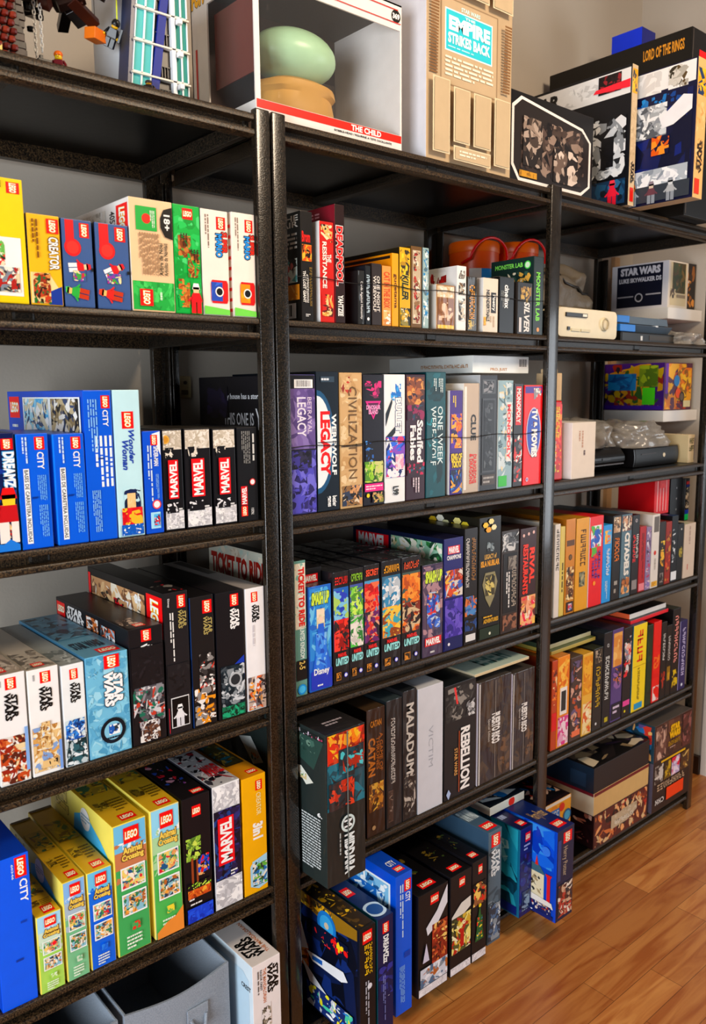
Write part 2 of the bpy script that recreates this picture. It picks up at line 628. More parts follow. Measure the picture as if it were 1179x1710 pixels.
for nm, lab, posts, span in (
        ('shelving_unit', 'black steel shelving bay at the left, full of building toy boxes', ((-0.8085, -0.78), (0.0, 0.0285)), (-0.78, 0.0)),
        ('shelving_unit', 'black steel shelving bay in the middle, full of board games', ((0.0325, 0.061), (0.8083, 0.8475)), (0.061, 0.8083)),
        ('shelving_unit', 'black steel shelving bay at the far right, holding consoles and games', ((1.6017, 1.63),), (0.8475, 1.6017))):
    u = empty(nm, ((span[0] + span[1]) / 2, 0.2, 0))
    tag(u, lab, 'shelving unit', 'black steel shelving bays')
    off = -u.location
    kids = []
    for (a, c) in posts:
        for (y0, y1) in ((-0.004, 0.011), (0.389, 0.404)):
            mb = MB()
            mb.box(a, y0, 0.0, c, y1, 1.80)
            side = a < (span[0] + span[1]) / 2
            xs = a if side else c - 0.003
            yy0, yy1 = (y1, y1 + 0.022) if y0 < 0.2 else (y0 - 0.022, y0)
            mb.box(xs, yy0, 0.0, xs + 0.003, yy1, 1.755)
            kids.append(mb.build('post', 'post', u, bevel=0.0026, smooth=True, seg=4))
    for z in DK:
        kids.append(shelf(u, span[0], span[1], z))
    for k in kids:
        k.location = off


# ------------------------------------------------------------------ boxes in the left bay
def toy(label, group, pos, depth, cF, cL, cT, fin='gloss', art=(), **k):
    return carton('toy_box', label, 'toy box', group, pos, depth, cF, cL, cT, fin, art, **k)


def game(label, group, pos, depth, cF, cL, cT, fin='gloss', art=(), **k):
    return carton('board_game_box', label, 'board game', group, pos, depth, cF, cL, cT, fin, art, **k)


G1 = 'toy boxes on the second-highest shelf of the left bay'
toy('tall plain yellow box with a white framed picture, at the left end of its shelf', G1, (-0.4427, -0.3839, 0.0060, 1.4629, 1.6295), 0.19, 'f6c50c', 'e0ae08', 'f6d040', art=[
    ('LG', 'F', .62, .60 + .28, .92, .97, -90), ('R', 'F', .0, .06, .88, .53, 'f4f1ea'),
    ('P', 'F', .04, .30, .50, .50, 'f4f1ea d03030 2a2a2a 6fae5a e8d8b8', 26, .3), ('P', 'F', .04, .09, .80, .29, 'd8c8a8 3a3a3a a02820 808890 f0e8d8', 34, .25),
    ('S', 'F', .42, .88, .52, .97, '6a5008', 1, True)])
toy('orange and yellow box with a dark blue corner and a cabin picture', G1, (-0.3814, -0.3351, 0.0060, 1.4629, 1.5873), 0.19, 'eeb12a', '2c3048', 'b98a28', art=[
    ('Q', 'F', [(0.02, .36), (.6, .36), (.98, .14), (.98, .02), (.02, .02)], 'e8d29a'),
    ('Q', 'F', [(.98, .22), (.98, .01), (.55, .01), (.62, .16)], '20408c'),
    ('P', 'F', .10, .02, .62, .36, 'e4c890 8a3a20 d08a50 3a2418 2a6a38 b84828', 36, .22),
    ('LG', 'F', .58, .80, .95, .96, -90), ('T', 'F', 'CREATOR', .62, .40, .92, .76, 'f6f4ee', -90, .03, '6a4a10'),
    ('S', 'F', .10, .52, .34, .94, '7a5210', 2, True)])
for (lab, pos_, fg) in (('slate blue box with red ribbon seal and a figure in red, beside the orange box', (-0.3326, -0.2873, 0.0060, 1.4629, 1.5866), 0),
                        ('slate blue box with red ribbon seal, darker left edge, against the wide white box', (-0.2828, -0.2302, 0.0060, 1.4629, 1.5869), 1)):
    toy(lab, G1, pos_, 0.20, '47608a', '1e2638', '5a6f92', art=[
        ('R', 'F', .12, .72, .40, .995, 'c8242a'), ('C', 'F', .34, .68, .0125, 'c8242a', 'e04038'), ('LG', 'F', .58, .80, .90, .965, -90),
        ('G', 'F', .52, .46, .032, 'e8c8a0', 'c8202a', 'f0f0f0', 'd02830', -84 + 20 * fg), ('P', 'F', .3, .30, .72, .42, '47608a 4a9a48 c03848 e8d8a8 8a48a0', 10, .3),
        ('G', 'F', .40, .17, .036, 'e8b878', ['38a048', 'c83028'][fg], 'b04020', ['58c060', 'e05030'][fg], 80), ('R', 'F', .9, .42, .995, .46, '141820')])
toy('wide box, peach above and green below, with white left side', G1, (-0.2274, -0.1547, 0.0060, 1.4629, 1.6307), 0.235, 'efc6a0', 'e8e4de', 'ece6dc', art=[
    ('R', 'F', .02, .015, .98, .27, '2f9e4c'), ('P', 'F', .02, .016, .98, .268, '2f9e4c 45b45c 2a8c44 58c46a', 16, .2),
    ('R', 'F', .14, .72, .62, .93, '2f9e4c'), ('C', 'F', .38, .825, .0075, 'd83a28'), ('S', 'F', .46, .75, .58, .9, 'e0f0d8', 3, True),
    ('Q', 'F', [(.98, .66), (.80, .68), (.70, .76), (.70, .84), (.78, .92), (.98, .95)], '15110e'),
    ('T', 'F', '18+', .78, .74, .93, .88, 'f2efe8', -90, .03), ('S', 'F', .18, .33, .66, .70, 'a08468', 8, True),
    ('T', 'F', 'Arbre de Noel', .64, .33, .73, .62, '2a2018', 90), ('T', 'F', 'Arbolito de Navidad', .75, .33, .84, .62, '2a2018', 90),
    ('LG', 'F', .16, .05, .46, .20, -90), ('S', 'F', .6, .06, .7, .18, 'd0f0d0', 1, True),
    ('LG', 'L', .82, .70, .985, .955, -90), ('T', 'L', '40573', .72, .74, .80, .92, '3a3a3a', -90), ('P', 'L', .02, .70, .66, .95, 'd8d4cc bcb8b0 e8e6e2 a8a49c', 24, .2)])
toy('bright green box with reindeer and a small figure in red', G1, (-0.1539, -0.1059, 0.0060, 1.4629, 1.6303), 0.19, '15a04a', '0c6a30', '38b45c', art=[
    ('P', 'F', .02, .01, .98, .99, '15a04a 2ab45c 0f8c3e 58c878', 22, .22), ('LG', 'F', .34, .87, .72, .97, 0),
    ('P', 'F', .15, .52, .62, .72, '15a04a a0602c 7a4420 b87840', 14, .28), ('P', 'F', .48, .34, .92, .56, '15a04a b0682c 7a4420 c88848', 14, .28),
    ('P', 'F', .1, .06, .52, .32, '15a04a b0682c 8a4c22 c88848', 16, .3),
    ('S', 'F', .2, .62, .5, .74, '3a2414', 3, True), ('S', 'F', .55, .48, .9, .60, '3a2414', 3, True), ('G', 'F', .74, .14, .045, 'e8c098', 'c8202a', 'c8202a', 'f2f2f2', 0)])
for (lab, pos_, cc) in (('white box with multicoloured title and a blue bucket picture', (-0.1040, -0.0536, 0.0060, 1.4629, 1.6297), ('c82828', '3858a8', '4a70c8')),
                        ('white box with multicoloured title, striped left edge and an orange block picture', (-0.0463, -0.0007, 0.0060, 1.4629, 1.6316), ('c82828', 'e8901c', 'f0a830'))):
    toy(lab, G1, pos_, 0.19, 'f3e6da', 'e8dcd0', 'e8e0d8', art=[
        ('LG', 'F', .56, .82, .90, .94, -90), ('S', 'F', .12, .64, .30, .95, '8a7a70', 2, True),
        ('T', 'F', 'SUPER', .74, .60, .95, .80, 'e03828', -90, .04, '18181c'), ('T', 'F', 'MARIO', .52, .56, .76, .78, '2f8fd8', -90, .04, '18181c'),
        ('Q', 'F', [(.34, .12), (.88, .12), (.93, .15), (.93, .31), (.88, .34), (.34, .34), (.29, .31), (.29, .15)], cc[0]),
        ('P', 'F', .30, .14, .72, .32, cc[1] + ' ' + cc[2] + ' ' + cc[1], 6, .4), ('C', 'F', .6, .23, .008, 'f4f0e8', '18181c'),
        ('Q', 'F', [(.02, .01), (.98, .01), (.98, .06), (.02, .09)], '7ccf5e')] +
        ([('R', 'L', .80, v / 20, .985, v / 20 + .03, 'd83030') for v in range(1, 19, 2)] if cc[1][0] == 'e' else [('P', 'T', .05, .05, .95, .3, 'e8e0d8 b82820 f0e8e0', 6)]))

G2 = 'toy boxes on the third shelf of the left bay'
toy('dark navy box with a capped figure and a pale burst, leftmost on its shelf', G2, (-0.4656, -0.4185, 0.0060, 1.1154, 1.2852), 0.19, '10204e', '142a5e', '1c3060', art=[
    ('P', 'F', .02, .05, .98, .70, '10204e 1c3c86 0a1430 3a64b8', 24, .3), ('LG', 'F', .60, .86, .95, .95, -90),
    ('T', 'F', 'DREAMZzz', .64, .48, .99, .84, 'f4f4f8', -90, .05, '5aa8e0'), ('P', 'F', .45, .12, .95, .40, '10204e e8d0a8 f0c030 c82828 8a2020', 20, .3),
    ('G', 'F', .72, .30, .075, 'f0c040', 'b02028', 'e8e0d8', 'd02020', 0), ('Q', 'F', [(.02, .01), (.98, .01), (.98, .06), (.7, .11), (.5, .07), (.02, .09)], '2f7ac8')])
for (lab, pos_) in (('royal blue box with a white vertical caption strip, beside the navy box', (-0.4156, -0.3707, 0.0060, 1.1154, 1.2824)),
                    ('royal blue box with a white vertical caption strip, in front of the taller blue box', (-0.3627, -0.3170, 0.0060, 1.1154, 1.2802))):
    toy(lab, G2, pos_, 0.19, '0a62cc', '2c86e0', '1c58b0', art=[
        ('LG', 'F', .56, .86, .88, .97, -90), ('T', 'F', 'CITY', .62, .69, .84, .84, 'f4f8ff', -90, .02),
        ('R', 'F', .16, .05, .34, .70, 'f2f4f6'), ('T', 'F', 'BASES DE CARRETERA INCLUIDAS', .19, .065, .31, .69, '14161c', -90, .015),
        ('S', 'F', .14, .74, .34, .97, 'c8dcf4', 2, True), ('S', 'F', .58, .42, .88, .64, '7ab0ee', 5, True), ('S', 'F', .58, .10, .88, .38, '7ab0ee', 5, True),
        ('R', 'F', .38, .44, .56, .455, '0c3a80')])
toy('tallest blue box of the row, its left side showing a white creature picture', G2, (-0.3148, -0.2706, 0.0060, 1.1154, 1.3432), 0.33, '0b5fc8', '0a4fae', '1458b4', art=[
    ('LG', 'F', .62, .88, .93, .965, -90), ('T', 'F', 'CITY', .66, .76, .86, .87, 'f4f8ff', -90, .02), ('S', 'F', .30, .36, .98, .70, 'e8f0fa', 4, True),
    ('S', 'F', .12, .60, .48, .94, '8ab8ee', 4, True), ('S', 'F', .14, .06, .46, .34, '8ab8ee', 5, True), ('R', 'F', .42, .545, .62, .555, '0c3a80'),
    ('LG', 'L', .03, .80, .18, .96, 0), ('S', 'L', .06, .72, .2, .76, 'e8f0fa', 1, False), ('R', 'L', .235, .675, .60, .955, 'f0f4f8'),
    ('P', 'L', .25, .69, .585, .945, '5aa8d8 a8d8ee d0c8b0 2a4a70 f4f8fa', 30, .25), ('R', 'L', .61, .675, .975, .955, 'f0f4f8'),
    ('P', 'L', .625, .69, .96, .945, '101014 e8e4dc b8a888 8a7a5c 3a4a68', 30, .25), ('S', 'L', .65, .62, .97, .66, '9cc4ee', 1, False)])
toy('tall pale ice-blue box with a small dark-haired figure at its foot', G2, (-0.2683, -0.2246, 0.0060, 1.1154, 1.3434), 0.32, 'bfe2ea', 'a8d0dc', 'a8c8d4', art=[
    ('LG', 'F', .30, .74, .74, .855, -90), ('T', 'F', 'Wonder', .52, .50, .74, .73, '2a4a9c', -90, .03, None, .3), ('T', 'F', 'Woman', .26, .46, .50, .66, '2a4a9c', -90, .03, None, .3),
    ('P', 'F', .25, .14, .88, .34, 'bfe2ea 14203c 1c2a50 14203c', 9, .34), ('P', 'F', .36, .20, .68, .30, 'f0c090 eab880 f4c89c', 3, .2),
    ('P', 'F', .14, .08, .92, .20, 'c8202c d83038 b81c28 e0b040', 8, .35), ('P', 'F', .10, .012, .94, .085, '1c5fae 2a70c0 f4f4f4', 14, .14)])
toy('short narrow blue box with a red corner logo, right of the ice-blue box', G2, (-0.2217, -0.1909, 0.0060, 1.1154, 1.2792), 0.20, '1458c0', '0c3c8c', '3a2c30', art=[
    ('Q', 'F', [(.98, .995), (.98, .76), (.5, .97)], 'e8f0f8'), ('LG', 'F', .42, .86, .80, .96, -90), ('T', 'F', 'SPIDER-MAN', .56, .66, .82, .85, 'f0f4fa', -90, .03),
    ('S', 'F', .18, .32, .48, .86, 'd0e0f8', 2, True), ('S', 'F', .62, .34, .8, .58, '88b0ec', 3, True), ('C', 'F', .62, .285, .0075, 'e85050', 'f0f0f0'),
    ('R', 'F', .25, .05, .8, .21, 'a8d8f0'), ('P', 'F', .42, .07, .78, .19, '60b0e0 c83030 f4f4f4 203060', 9, .3)])
for (lab, pos_, n) in (('black box with red title block and white brick pattern, nearest the narrow blue box', (-0.1885, -0.1533, 0.0060, 1.1154, 1.2808), 0),
                       ('black box with red title block and white brick pattern, between its two twins', (-0.1492, -0.1010, 0.0060, 1.1154, 1.2804), 1),
                       ('black box with red title block and white brick pattern, nearest the all-black box', (-0.0961, -0.0521, 0.0060, 1.1154, 1.2784), 2)):
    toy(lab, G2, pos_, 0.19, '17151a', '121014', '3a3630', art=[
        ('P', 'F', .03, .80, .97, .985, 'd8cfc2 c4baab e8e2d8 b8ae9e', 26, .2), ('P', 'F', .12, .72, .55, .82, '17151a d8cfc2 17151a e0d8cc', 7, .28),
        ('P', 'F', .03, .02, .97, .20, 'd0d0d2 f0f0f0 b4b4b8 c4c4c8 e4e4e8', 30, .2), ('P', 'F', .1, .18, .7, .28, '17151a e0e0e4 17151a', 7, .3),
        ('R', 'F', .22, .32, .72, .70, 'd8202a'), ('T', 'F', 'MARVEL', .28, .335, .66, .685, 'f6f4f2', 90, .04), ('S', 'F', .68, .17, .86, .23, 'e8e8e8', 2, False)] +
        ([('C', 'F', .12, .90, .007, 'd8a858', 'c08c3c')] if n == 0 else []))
toy('all-black box with small red blocks near its foot, beside the twin posts', G2, (-0.0483, -0.0080, 0.0060, 1.1154, 1.2787), 0.19, '16161a', '0c0c10', '2a2826', art=[
    ('LG', 'F', .14, .06, .46, .17, 90), ('R', 'F', .14, .18, .46, .38, 'c8202a'), ('T', 'F', 'MARVEL', .18, .19, .42, .37, 'f4f2f0', 90, .04),
    ('S', 'F', .20, .62, .66, .96, '8a8a88', 5, True), ('S', 'F', .72, .44, .9, .93, 'c8c8c4', 1, True), ('C', 'F', .72, .42, .006, 'c04040', 'e8e8e8'), ('T', 'F', '76251', .62, .07, .76, .14, 'd8d8d8', 90)])

G3 = 'toy boxes on the fourth shelf of the left bay'
toy('white box with a red and tan speeder picture, leftmost on the fourth shelf', G3, (-0.4698, -0.4260, 0.0060, 0.7697, 0.9380), 0.28, 'eceae8', 'dcdad6', 'a89c90', art=[
    ('LG', 'F', .34, .86, .70, .965, -90), ('S', 'F', .12, .86, .24, .95, '9a9a9a', 1, True), ('T', 'F', 'STAR\nWARS', .28, .58, .72, .83, '141414', -90, .05, None, .15),
    ('P', 'F', .03, .01, .97, .44, 'd8d2ca b0522c 8a3020 e0c8a0 c87848 5a2c20 f0e8e0', 46, .22), ('R', 'F', .86, .10, .97, .50, '88a8d8'),
    ('P', 'T', .05, .02, .95, .45, 'a89c90 7a7068 c8beb2 5a5450', 22, .22), ('LG', 'T', .1, .03, .5, .12, 0), ('R', 'T', .05, .55, .95, .8, 'd83040')])
toy('white box with a sandy building picture and a blue right edge', G3, (-0.4230, -0.3769, 0.0060, 0.7697, 0.9359), 0.28, 'efedea', 'dcdad6', 'b4aca0', art=[
    ('LG', 'F', .40, .86, .74, .965, -90), ('S', 'F', .14, .86, .26, .95, '9a9a9a', 1, True), ('T', 'F', 'STAR\nWARS', .34, .60, .76, .83, '141414', -90, .05, None, .15),
    ('P', 'F', .05, .04, .97, .46, 'd8b888 c89c64 e8d4b0 a87c48 88a0c8 f0e4cc', 44, .2), ('R', 'F', .88, .02, .97, .30, '7a9cd8'), ('P', 'F', .30, .25, .62, .50, 'd8b888 b88850 8a6438 e8d8b8 c8d8e8', 24, .22),
    ('P', 'F', .3, .07, .8, .14, 'd8b888 1c1c1c d8b888', 5, .2), ('P', 'T', .05, .02, .95, .35, 'b4aca0 8a8278 d0c8bc 6a645c', 22, .22), ('LG', 'T', .3, .03, .66, .1, 0)])
toy('narrow white and dark teal box with small blue troopers', G3, (-0.3728, -0.3374, 0.0060, 0.7697, 0.9317), 0.28, 'e8ecec', 'c8ccd0', '9aa0a0', art=[
    ('LG', 'F', .36, .85, .72, .95, -90), ('T', 'F', 'STAR\nWARS', .34, .62, .80, .82, '141414', -90, .05, None, .15), ('P', 'F', .03, .01, .97, .30, '2a4a50 1c3438 e0e8ec 3a6068 b8c4c8', 32, .24),
    ('P', 'F', .05, .26, .9, .46, 'c8d8dc 2a60a8 4a8ad0 e8f0f4 1c3c68', 26, .24), ('P', 'T', .05, .02, .95, .3, '9aa0a0 707878 c0c8c8', 16, .22)])
toy('ice-blue brick-patterned box with a round droid emblem', G3, (-0.3351, -0.2649, 0.0060, 0.7697, 0.9354), 0.29, '7ab4d0', '4a7c98', '6a98b0', art=[
    ('P', 'F', .02, .01, .98, .99, '7ab4d0 8cc4dc 68a4c4 a0d0e4 5c98b8', 60, .14), ('LG', 'F', .42, .855, .78, .985, -90), ('T', 'F', 'STAR\nWARS', .40, .48, .84, .82, 'f4f8fa', -90, .06, '142430', .15),
    ('C', 'F', .56, .24, .021, '141c24', '88bcd4'), ('P', 'F', .46, .20, .72, .30, 'e8f0f4 2a60a8 f4f8fa 303a44', 9, .3), ('S', 'F', .40, .12, .72, .19, '1c2c3c', 2, False),
    ('LG', 'T', .42, .03, .90, .12, 0), ('T', 'T', 'STAR WARS', .1, .16, .8, .3, '1c2c3c', 0, .04), ('P', 'T', .05, .4, .95, .95, '6a98b0 2c3c48 7cb0c8 3a5060', 20, .2)])
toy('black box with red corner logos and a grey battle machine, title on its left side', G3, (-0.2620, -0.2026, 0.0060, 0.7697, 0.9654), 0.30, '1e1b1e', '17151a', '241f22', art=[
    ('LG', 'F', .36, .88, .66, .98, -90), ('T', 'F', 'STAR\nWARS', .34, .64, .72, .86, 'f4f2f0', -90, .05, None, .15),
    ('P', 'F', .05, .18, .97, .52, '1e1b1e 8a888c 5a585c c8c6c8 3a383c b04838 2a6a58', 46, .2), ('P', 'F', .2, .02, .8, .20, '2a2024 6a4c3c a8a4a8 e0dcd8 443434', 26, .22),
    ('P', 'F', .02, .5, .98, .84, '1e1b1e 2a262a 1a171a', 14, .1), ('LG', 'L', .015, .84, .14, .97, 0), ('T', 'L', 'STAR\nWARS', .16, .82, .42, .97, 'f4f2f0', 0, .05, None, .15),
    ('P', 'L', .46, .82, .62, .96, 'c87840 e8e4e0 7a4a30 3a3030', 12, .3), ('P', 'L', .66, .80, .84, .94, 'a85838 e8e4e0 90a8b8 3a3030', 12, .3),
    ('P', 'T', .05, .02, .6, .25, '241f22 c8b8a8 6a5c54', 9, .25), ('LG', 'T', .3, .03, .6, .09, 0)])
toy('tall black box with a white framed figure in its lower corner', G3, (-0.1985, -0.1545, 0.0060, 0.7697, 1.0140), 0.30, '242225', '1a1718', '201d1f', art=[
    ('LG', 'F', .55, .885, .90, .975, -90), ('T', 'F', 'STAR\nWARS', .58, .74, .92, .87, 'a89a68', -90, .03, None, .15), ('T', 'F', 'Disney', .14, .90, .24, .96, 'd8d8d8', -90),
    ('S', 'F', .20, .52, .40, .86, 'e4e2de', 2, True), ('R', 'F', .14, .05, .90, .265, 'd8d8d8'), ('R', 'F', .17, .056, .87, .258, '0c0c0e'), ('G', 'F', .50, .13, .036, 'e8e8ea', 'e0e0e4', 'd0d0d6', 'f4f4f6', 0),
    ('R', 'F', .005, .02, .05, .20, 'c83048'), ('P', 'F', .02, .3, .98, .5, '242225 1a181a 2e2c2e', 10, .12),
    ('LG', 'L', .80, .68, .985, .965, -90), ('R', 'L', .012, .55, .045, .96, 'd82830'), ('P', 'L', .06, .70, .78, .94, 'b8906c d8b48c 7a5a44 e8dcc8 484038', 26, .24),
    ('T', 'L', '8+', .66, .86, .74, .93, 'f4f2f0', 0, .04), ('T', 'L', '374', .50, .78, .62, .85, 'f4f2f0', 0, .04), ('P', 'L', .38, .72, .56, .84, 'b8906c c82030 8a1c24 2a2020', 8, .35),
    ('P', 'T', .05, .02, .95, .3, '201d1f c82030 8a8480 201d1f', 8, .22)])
toy('black box with a blue left edge and a red and white ship', G3, (-0.1503, -0.1055, 0.0060, 0.7697, 0.9987), 0.29, '201d1e', '1c3f6e', '1c1a1c', art=[
    ('LG', 'F', .52, .865, .92, .965, -90), ('T', 'F', 'STAR\nWARS', .54, .70, .92, .84, 'a89a68', -90, .03, None, .15), ('P', 'F', .3, .30, .95, .56, '201d1e e0dcd8 c04838 8a8684 403c3c', 22, .24),
    ('P', 'F', .05, .02, .95, .30, '201d1e d89030 8a8684 e8e4e0 5a4438', 26, .24)])
toy('black box with a fighter with a round grey wheel and green glow', G3, (-0.1010, -0.0452, 0.0060, 0.7697, 0.9975), 0.29, '1a181c', '17151a', '242024', art=[
    ('LG', 'F', .52, .88, .82, .975, -90), ('T', 'F', 'STAR\nWARS', .50, .70, .84, .865, 'f4f2f0', -90, .05, None, .15),
    ('Q', 'F', [(.98, .48), (.98, .30), (.3, .16), (.1, .30), (.5, .40)], '2444a0'), ('P', 'F', .1, .10, .97, .42, '16242c 8a9094 4a5258 c8ccd0 24343c', 30, .22), ('C', 'F', .62, .30, .0135, 'b0b4b8', '303438'),
    ('P', 'F', .1, .01, .95, .10, '1c6a50 2a9a74 14382c', 12, .3)])
toy('tall white box with a battle scene at its foot, beside the twin posts', G3, (-0.0406, -0.0007, 0.0060, 0.7697, 0.9959), 0.30, 'eceaec', 'cfccca', 'a4a0a0', art=[
    ('LG', 'F', .30, .885, .64, .965, -90), ('T', 'F', 'STAR\nWARS', .32, .72, .72, .865, '141414', -90, .05, None, .15), ('S', 'F', .3, .42, .5, .7, 'c8c4c8', 1, True),
    ('P', 'F', .03, .01, .97, .28, 'b8a498 6a6468 e0dcdc 3a3030 c86838 e8a050', 36, .2), ('R', 'T', .4, .5, .9, .97, '3a3838')])

G4 = 'toy boxes on the fifth shelf of the left bay'
toy('plain bright blue box with a small white title, leftmost on its shelf', G4, (-0.4919, -0.4389, 0.0060, 0.4164, 0.6591), 0.24, '1560d8', '0f4cb4', '16449c', art=[
    ('LG', 'F', .60, .85, .92, .985, -90), ('T', 'F', 'CITY', .70, .68, .92, .835, 'f4f8ff', -90, .02), ('T', 'F', '60346', .50, .85, .56, .95, 'd0e0fa', -90),
    ('R', 'F', .66, .545, .82, .56, '0f46a0'), ('R', 'F', .46, .30, .66, .315, '0c3c8c'), ('LG', 'T', .05, .05, .3, .2, 0)])
for i, (lab, pos_, dp, up, mid, low) in enumerate((
        ('smallest of the yellow-topped boxes, with a red heart, beside the plain blue box', (-0.4344, -0.3960, 0.0060, 0.4164, 0.5461), .13, 'a8d4ee', 'c8dcc8', 'a4cc68'),
        ('yellow-topped box with a grey-green foot, between the smallest and the blue one', (-0.3918, -0.3557, 0.0060, 0.4164, 0.5854), .24, '8cb4e4', 'a8b8c4', '7eb48c'),
        ('yellow-topped box with a bright blue front and two framed pictures', (-0.3524, -0.3107, 0.0060, 0.4164, 0.5851), .26, '78bce0', '1f70d0', '1a68cc'),
        ('large yellow-topped box with a green front and two framed pictures', (-0.3062, -0.2477, 0.0060, 0.4164, 0.6470), .27, '7ab8dc', 'b87c5c', '4c9c60'),
        ('yellow-topped box with a pink picture and an orange path at its foot', (-0.2396, -0.1861, 0.0060, 0.4164, 0.6499), .27, '98d0ec', 'a8cca0', '58a85c'))):
    a = [('R', 'F', .03, .80, .97, .992, up), ('P', 'F', .03, .78, .97, .86, up + ' f0f4f4 ' + up + ' ' + mid, 8, .3), ('R', 'F', .03, .62, .97, .79, mid),
         ('R', 'F', .03, .008, .97, .63, low), ('P', 'F', .03, .5, .97, .66, low + ' ' + mid + ' ' + low, 8, .3),
         ('LG', 'F', .30, .845, .76, .965, 0), ('T', 'F', 'Animal', .26, .765, .84, .82, 'e8c468', 0, .05, '5a3a14'), ('T', 'F', 'Crossing', .22, .705, .88, .765, 'e8c468', 0, .05, '5a3a14'),
         ('R', 'F', .16, .50, .90, .67, 'f4f6f0'), ('P', 'F', .20, .512, .86, .658, '9cc8b0 c83040 4a8a50 e8c878 2a5a80 d89868 f0e8d8', 26, .2),
         ('R', 'F', .16, .30, .90, .47, 'f4f6f0'), ('P', 'F', .20, .312, .86, .458, '8cb8c8 a86838 d8c090 3a7a58 384858 f0e8d8 e8a050', 26, .2),
         ('S', 'F', .24, .04, .70, .15, 'e4f0dc', 4, False), ('P', 'F', .4, .18, .66, .24, low + ' ' + ['d8e8c8', 'c8d8c0', '3a84dc', 'c84838', 'e8d050'][i], 6, .3)]
    if i == 0:
        a.append(('C', 'F', .62, .62, .0035, 'd82838'))
    if i == 4:
        a.append(('Q', 'F', [(.03, .01), (.97, .01), (.97, .2), (.7, .14), (.4, .12), (.03, .06)], 'd88c48'))
    a += [('LG', 'T', .36, .03, .82, .03 + .022 / dp, 0), ('S', 'T', .5, .16, .92, .34, '7a6420', 5, False), ('P', 'T', .1, .22, .46, .34, 'c8a838 5a4a18 8a7428', 8, .4),
          ('P', 'T', .1, .45, .9, .75, 'b09230 5a4c1c 4a6a48 a08838 c8a838 8a6a38', 16, .25), ('R', 'T', .02, .96, .98, .99, '6a5818')]
    if i in (3, 1):
        a += [('Q', 'L', [(.36, .45), (.94, .35), (.95, .70), (.82, .80), (.60, .92), (.42, .84)], '5ab4e0'), ('T', 'L', 'Animal', .10, .86, .30, .955, 'e8d070', 0, .05, '5a3a14'),
              ('T', 'L', 'Crossing', .10, .77, .32, .86, 'e8d070', 0, .05, '5a3a14'), ('C', 'L', .60, .87, .020, 'f4f6f0'), ('S', 'L', .54, .83, .67, .91, '88a8b8', 3, False),
              ('P', 'L', .55, .4, .9, .62, '5ab4e0 f4f6f0 a8d8ec', 8, .3), ('P', 'L', .02, .02, .98, .10, '88b85c a8c868 6a9c4c', 10, .5)]
    toy(lab, G4, pos_, dp, 'e8d468' if i < 4 else 'dcd49a', 'f0dc74', 'cba434', art=a)
toy('black box with a green pixel tree and a small blue runner', G4, (-0.1806, -0.1264, 0.0060, 0.4164, 0.6494), 0.27, '17141a', '121014', '1c181a', art=[
    ('LG', 'F', .34, .84, .66, .925, 0), ('P', 'F', .08, .50, .62, .68, '17141a a8c858 c8d868 88a848 5a7838', 18, .26), ('R', 'F', .24, .24, .32, .52, '8a4a2c'), ('R', 'F', .42, .26, .49, .5, '8a4a2c'),
    ('P', 'F', .48, .36, .90, .52, '17141a 2456b8 1c48a0 d8a878 c82828', 16, .28), ('P', 'F', .08, .20, .92, .28, 'c86830 e8a048 8a3c1c b85428', 14, .3), ('P', 'F', .08, .27, .92, .32, '17141a 9cc848 c0dc60', 10, .25),
    ('R', 'F', .03, .01, .97, .125, '1c4cc0'), ('P', 'F', .03, .012, .97, .12, '1c4cc0 2c5cd0 143ca4', 10, .3), ('S', 'F', .14, .145, .86, .17, 'd8d8d8', 1, False), ('S', 'F', .10, .185, .4, .21, 'e8e8e8', 1, False),
    ('LG', 'T', .5, .03, .9, .09, 0), ('P', 'T', .1, .18, .8, .85, '1c181a 1c181a c83040 7a4c8c 3a58a8 d8a0b0', 22, .16)])
toy('box in white and dark blue with a large vertical red title block', G4, (-0.1213, -0.0642, 0.0060, 0.4164, 0.6517), 0.28, 'e8e8ea', '2c2c34', 'b8b8bc', art=[
    ('P', 'F', .02, .80, .98, .99, 'e0e0e2 c8c8cc f4f4f6 b4b4b8', 24, .2), ('P', 'F', .02, .22, .98, .80, '1c1a2c 2c2448 201830 3a3870 141420 2a4880', 34, .3), ('P', 'F', .02, .01, .98, .24, 'e0e0e2 c8c8cc f4f4f6 b0b0b4', 26, .2),
    ('R', 'F', .14, .36, .72, .74, 'd01c28'), ('T', 'F', 'MARVEL', .22, .38, .65, .725, 'f6f4f2', 90, .04), ('S', 'F', .56, .25, .8, .30, 'f0f0f0', 2, False),
    ('P', 'T', .03, .02, .97, .98, 'b0b0b4 1c1a20 d8d8dc 3a3840 8a3038 e8e8ec', 50, .16), ('T', 'T', 'MARVEL', .35, .15, .95, .3, 'c02028', 0, .04)])
toy('golden yellow box with a white three-in-one mark, beside the twin posts', G4, (-0.0594, -0.0080, 0.0060, 0.4164, 0.6463), 0.28, 'eea81c', 'd8981c', 'c88c24', art=[
    ('LG', 'F', .56, .87, .84, .955, -90), ('T', 'F', 'CREATOR', .58, .66, .78, .85, 'f4e0a8', -90, .02), ('T', 'F', '3in1', .40, .46, .84, .60, 'f8f8f0', -90, .05),
    ('Q', 'F', [(.25, .24), (.40, .28), (.98, .31), (.98, .05), (.6, .03), (.25, .07)], 'a8d0e8'), ('P', 'F', .34, .06, .96, .28, 'a8d0e8 4a8a38 6aa848 384838 e8e0d0 2a70a8', 26, .22),
    ('LG', 'T', .45, .04, .85, .10, 0), ('R', 'T', .12, .22, .88, .8, '3c3420'), ('P', 'T', .16, .24, .84, .78, '4a4428 7a6c38 2a6878 a89048 38503c', 24, .2)])

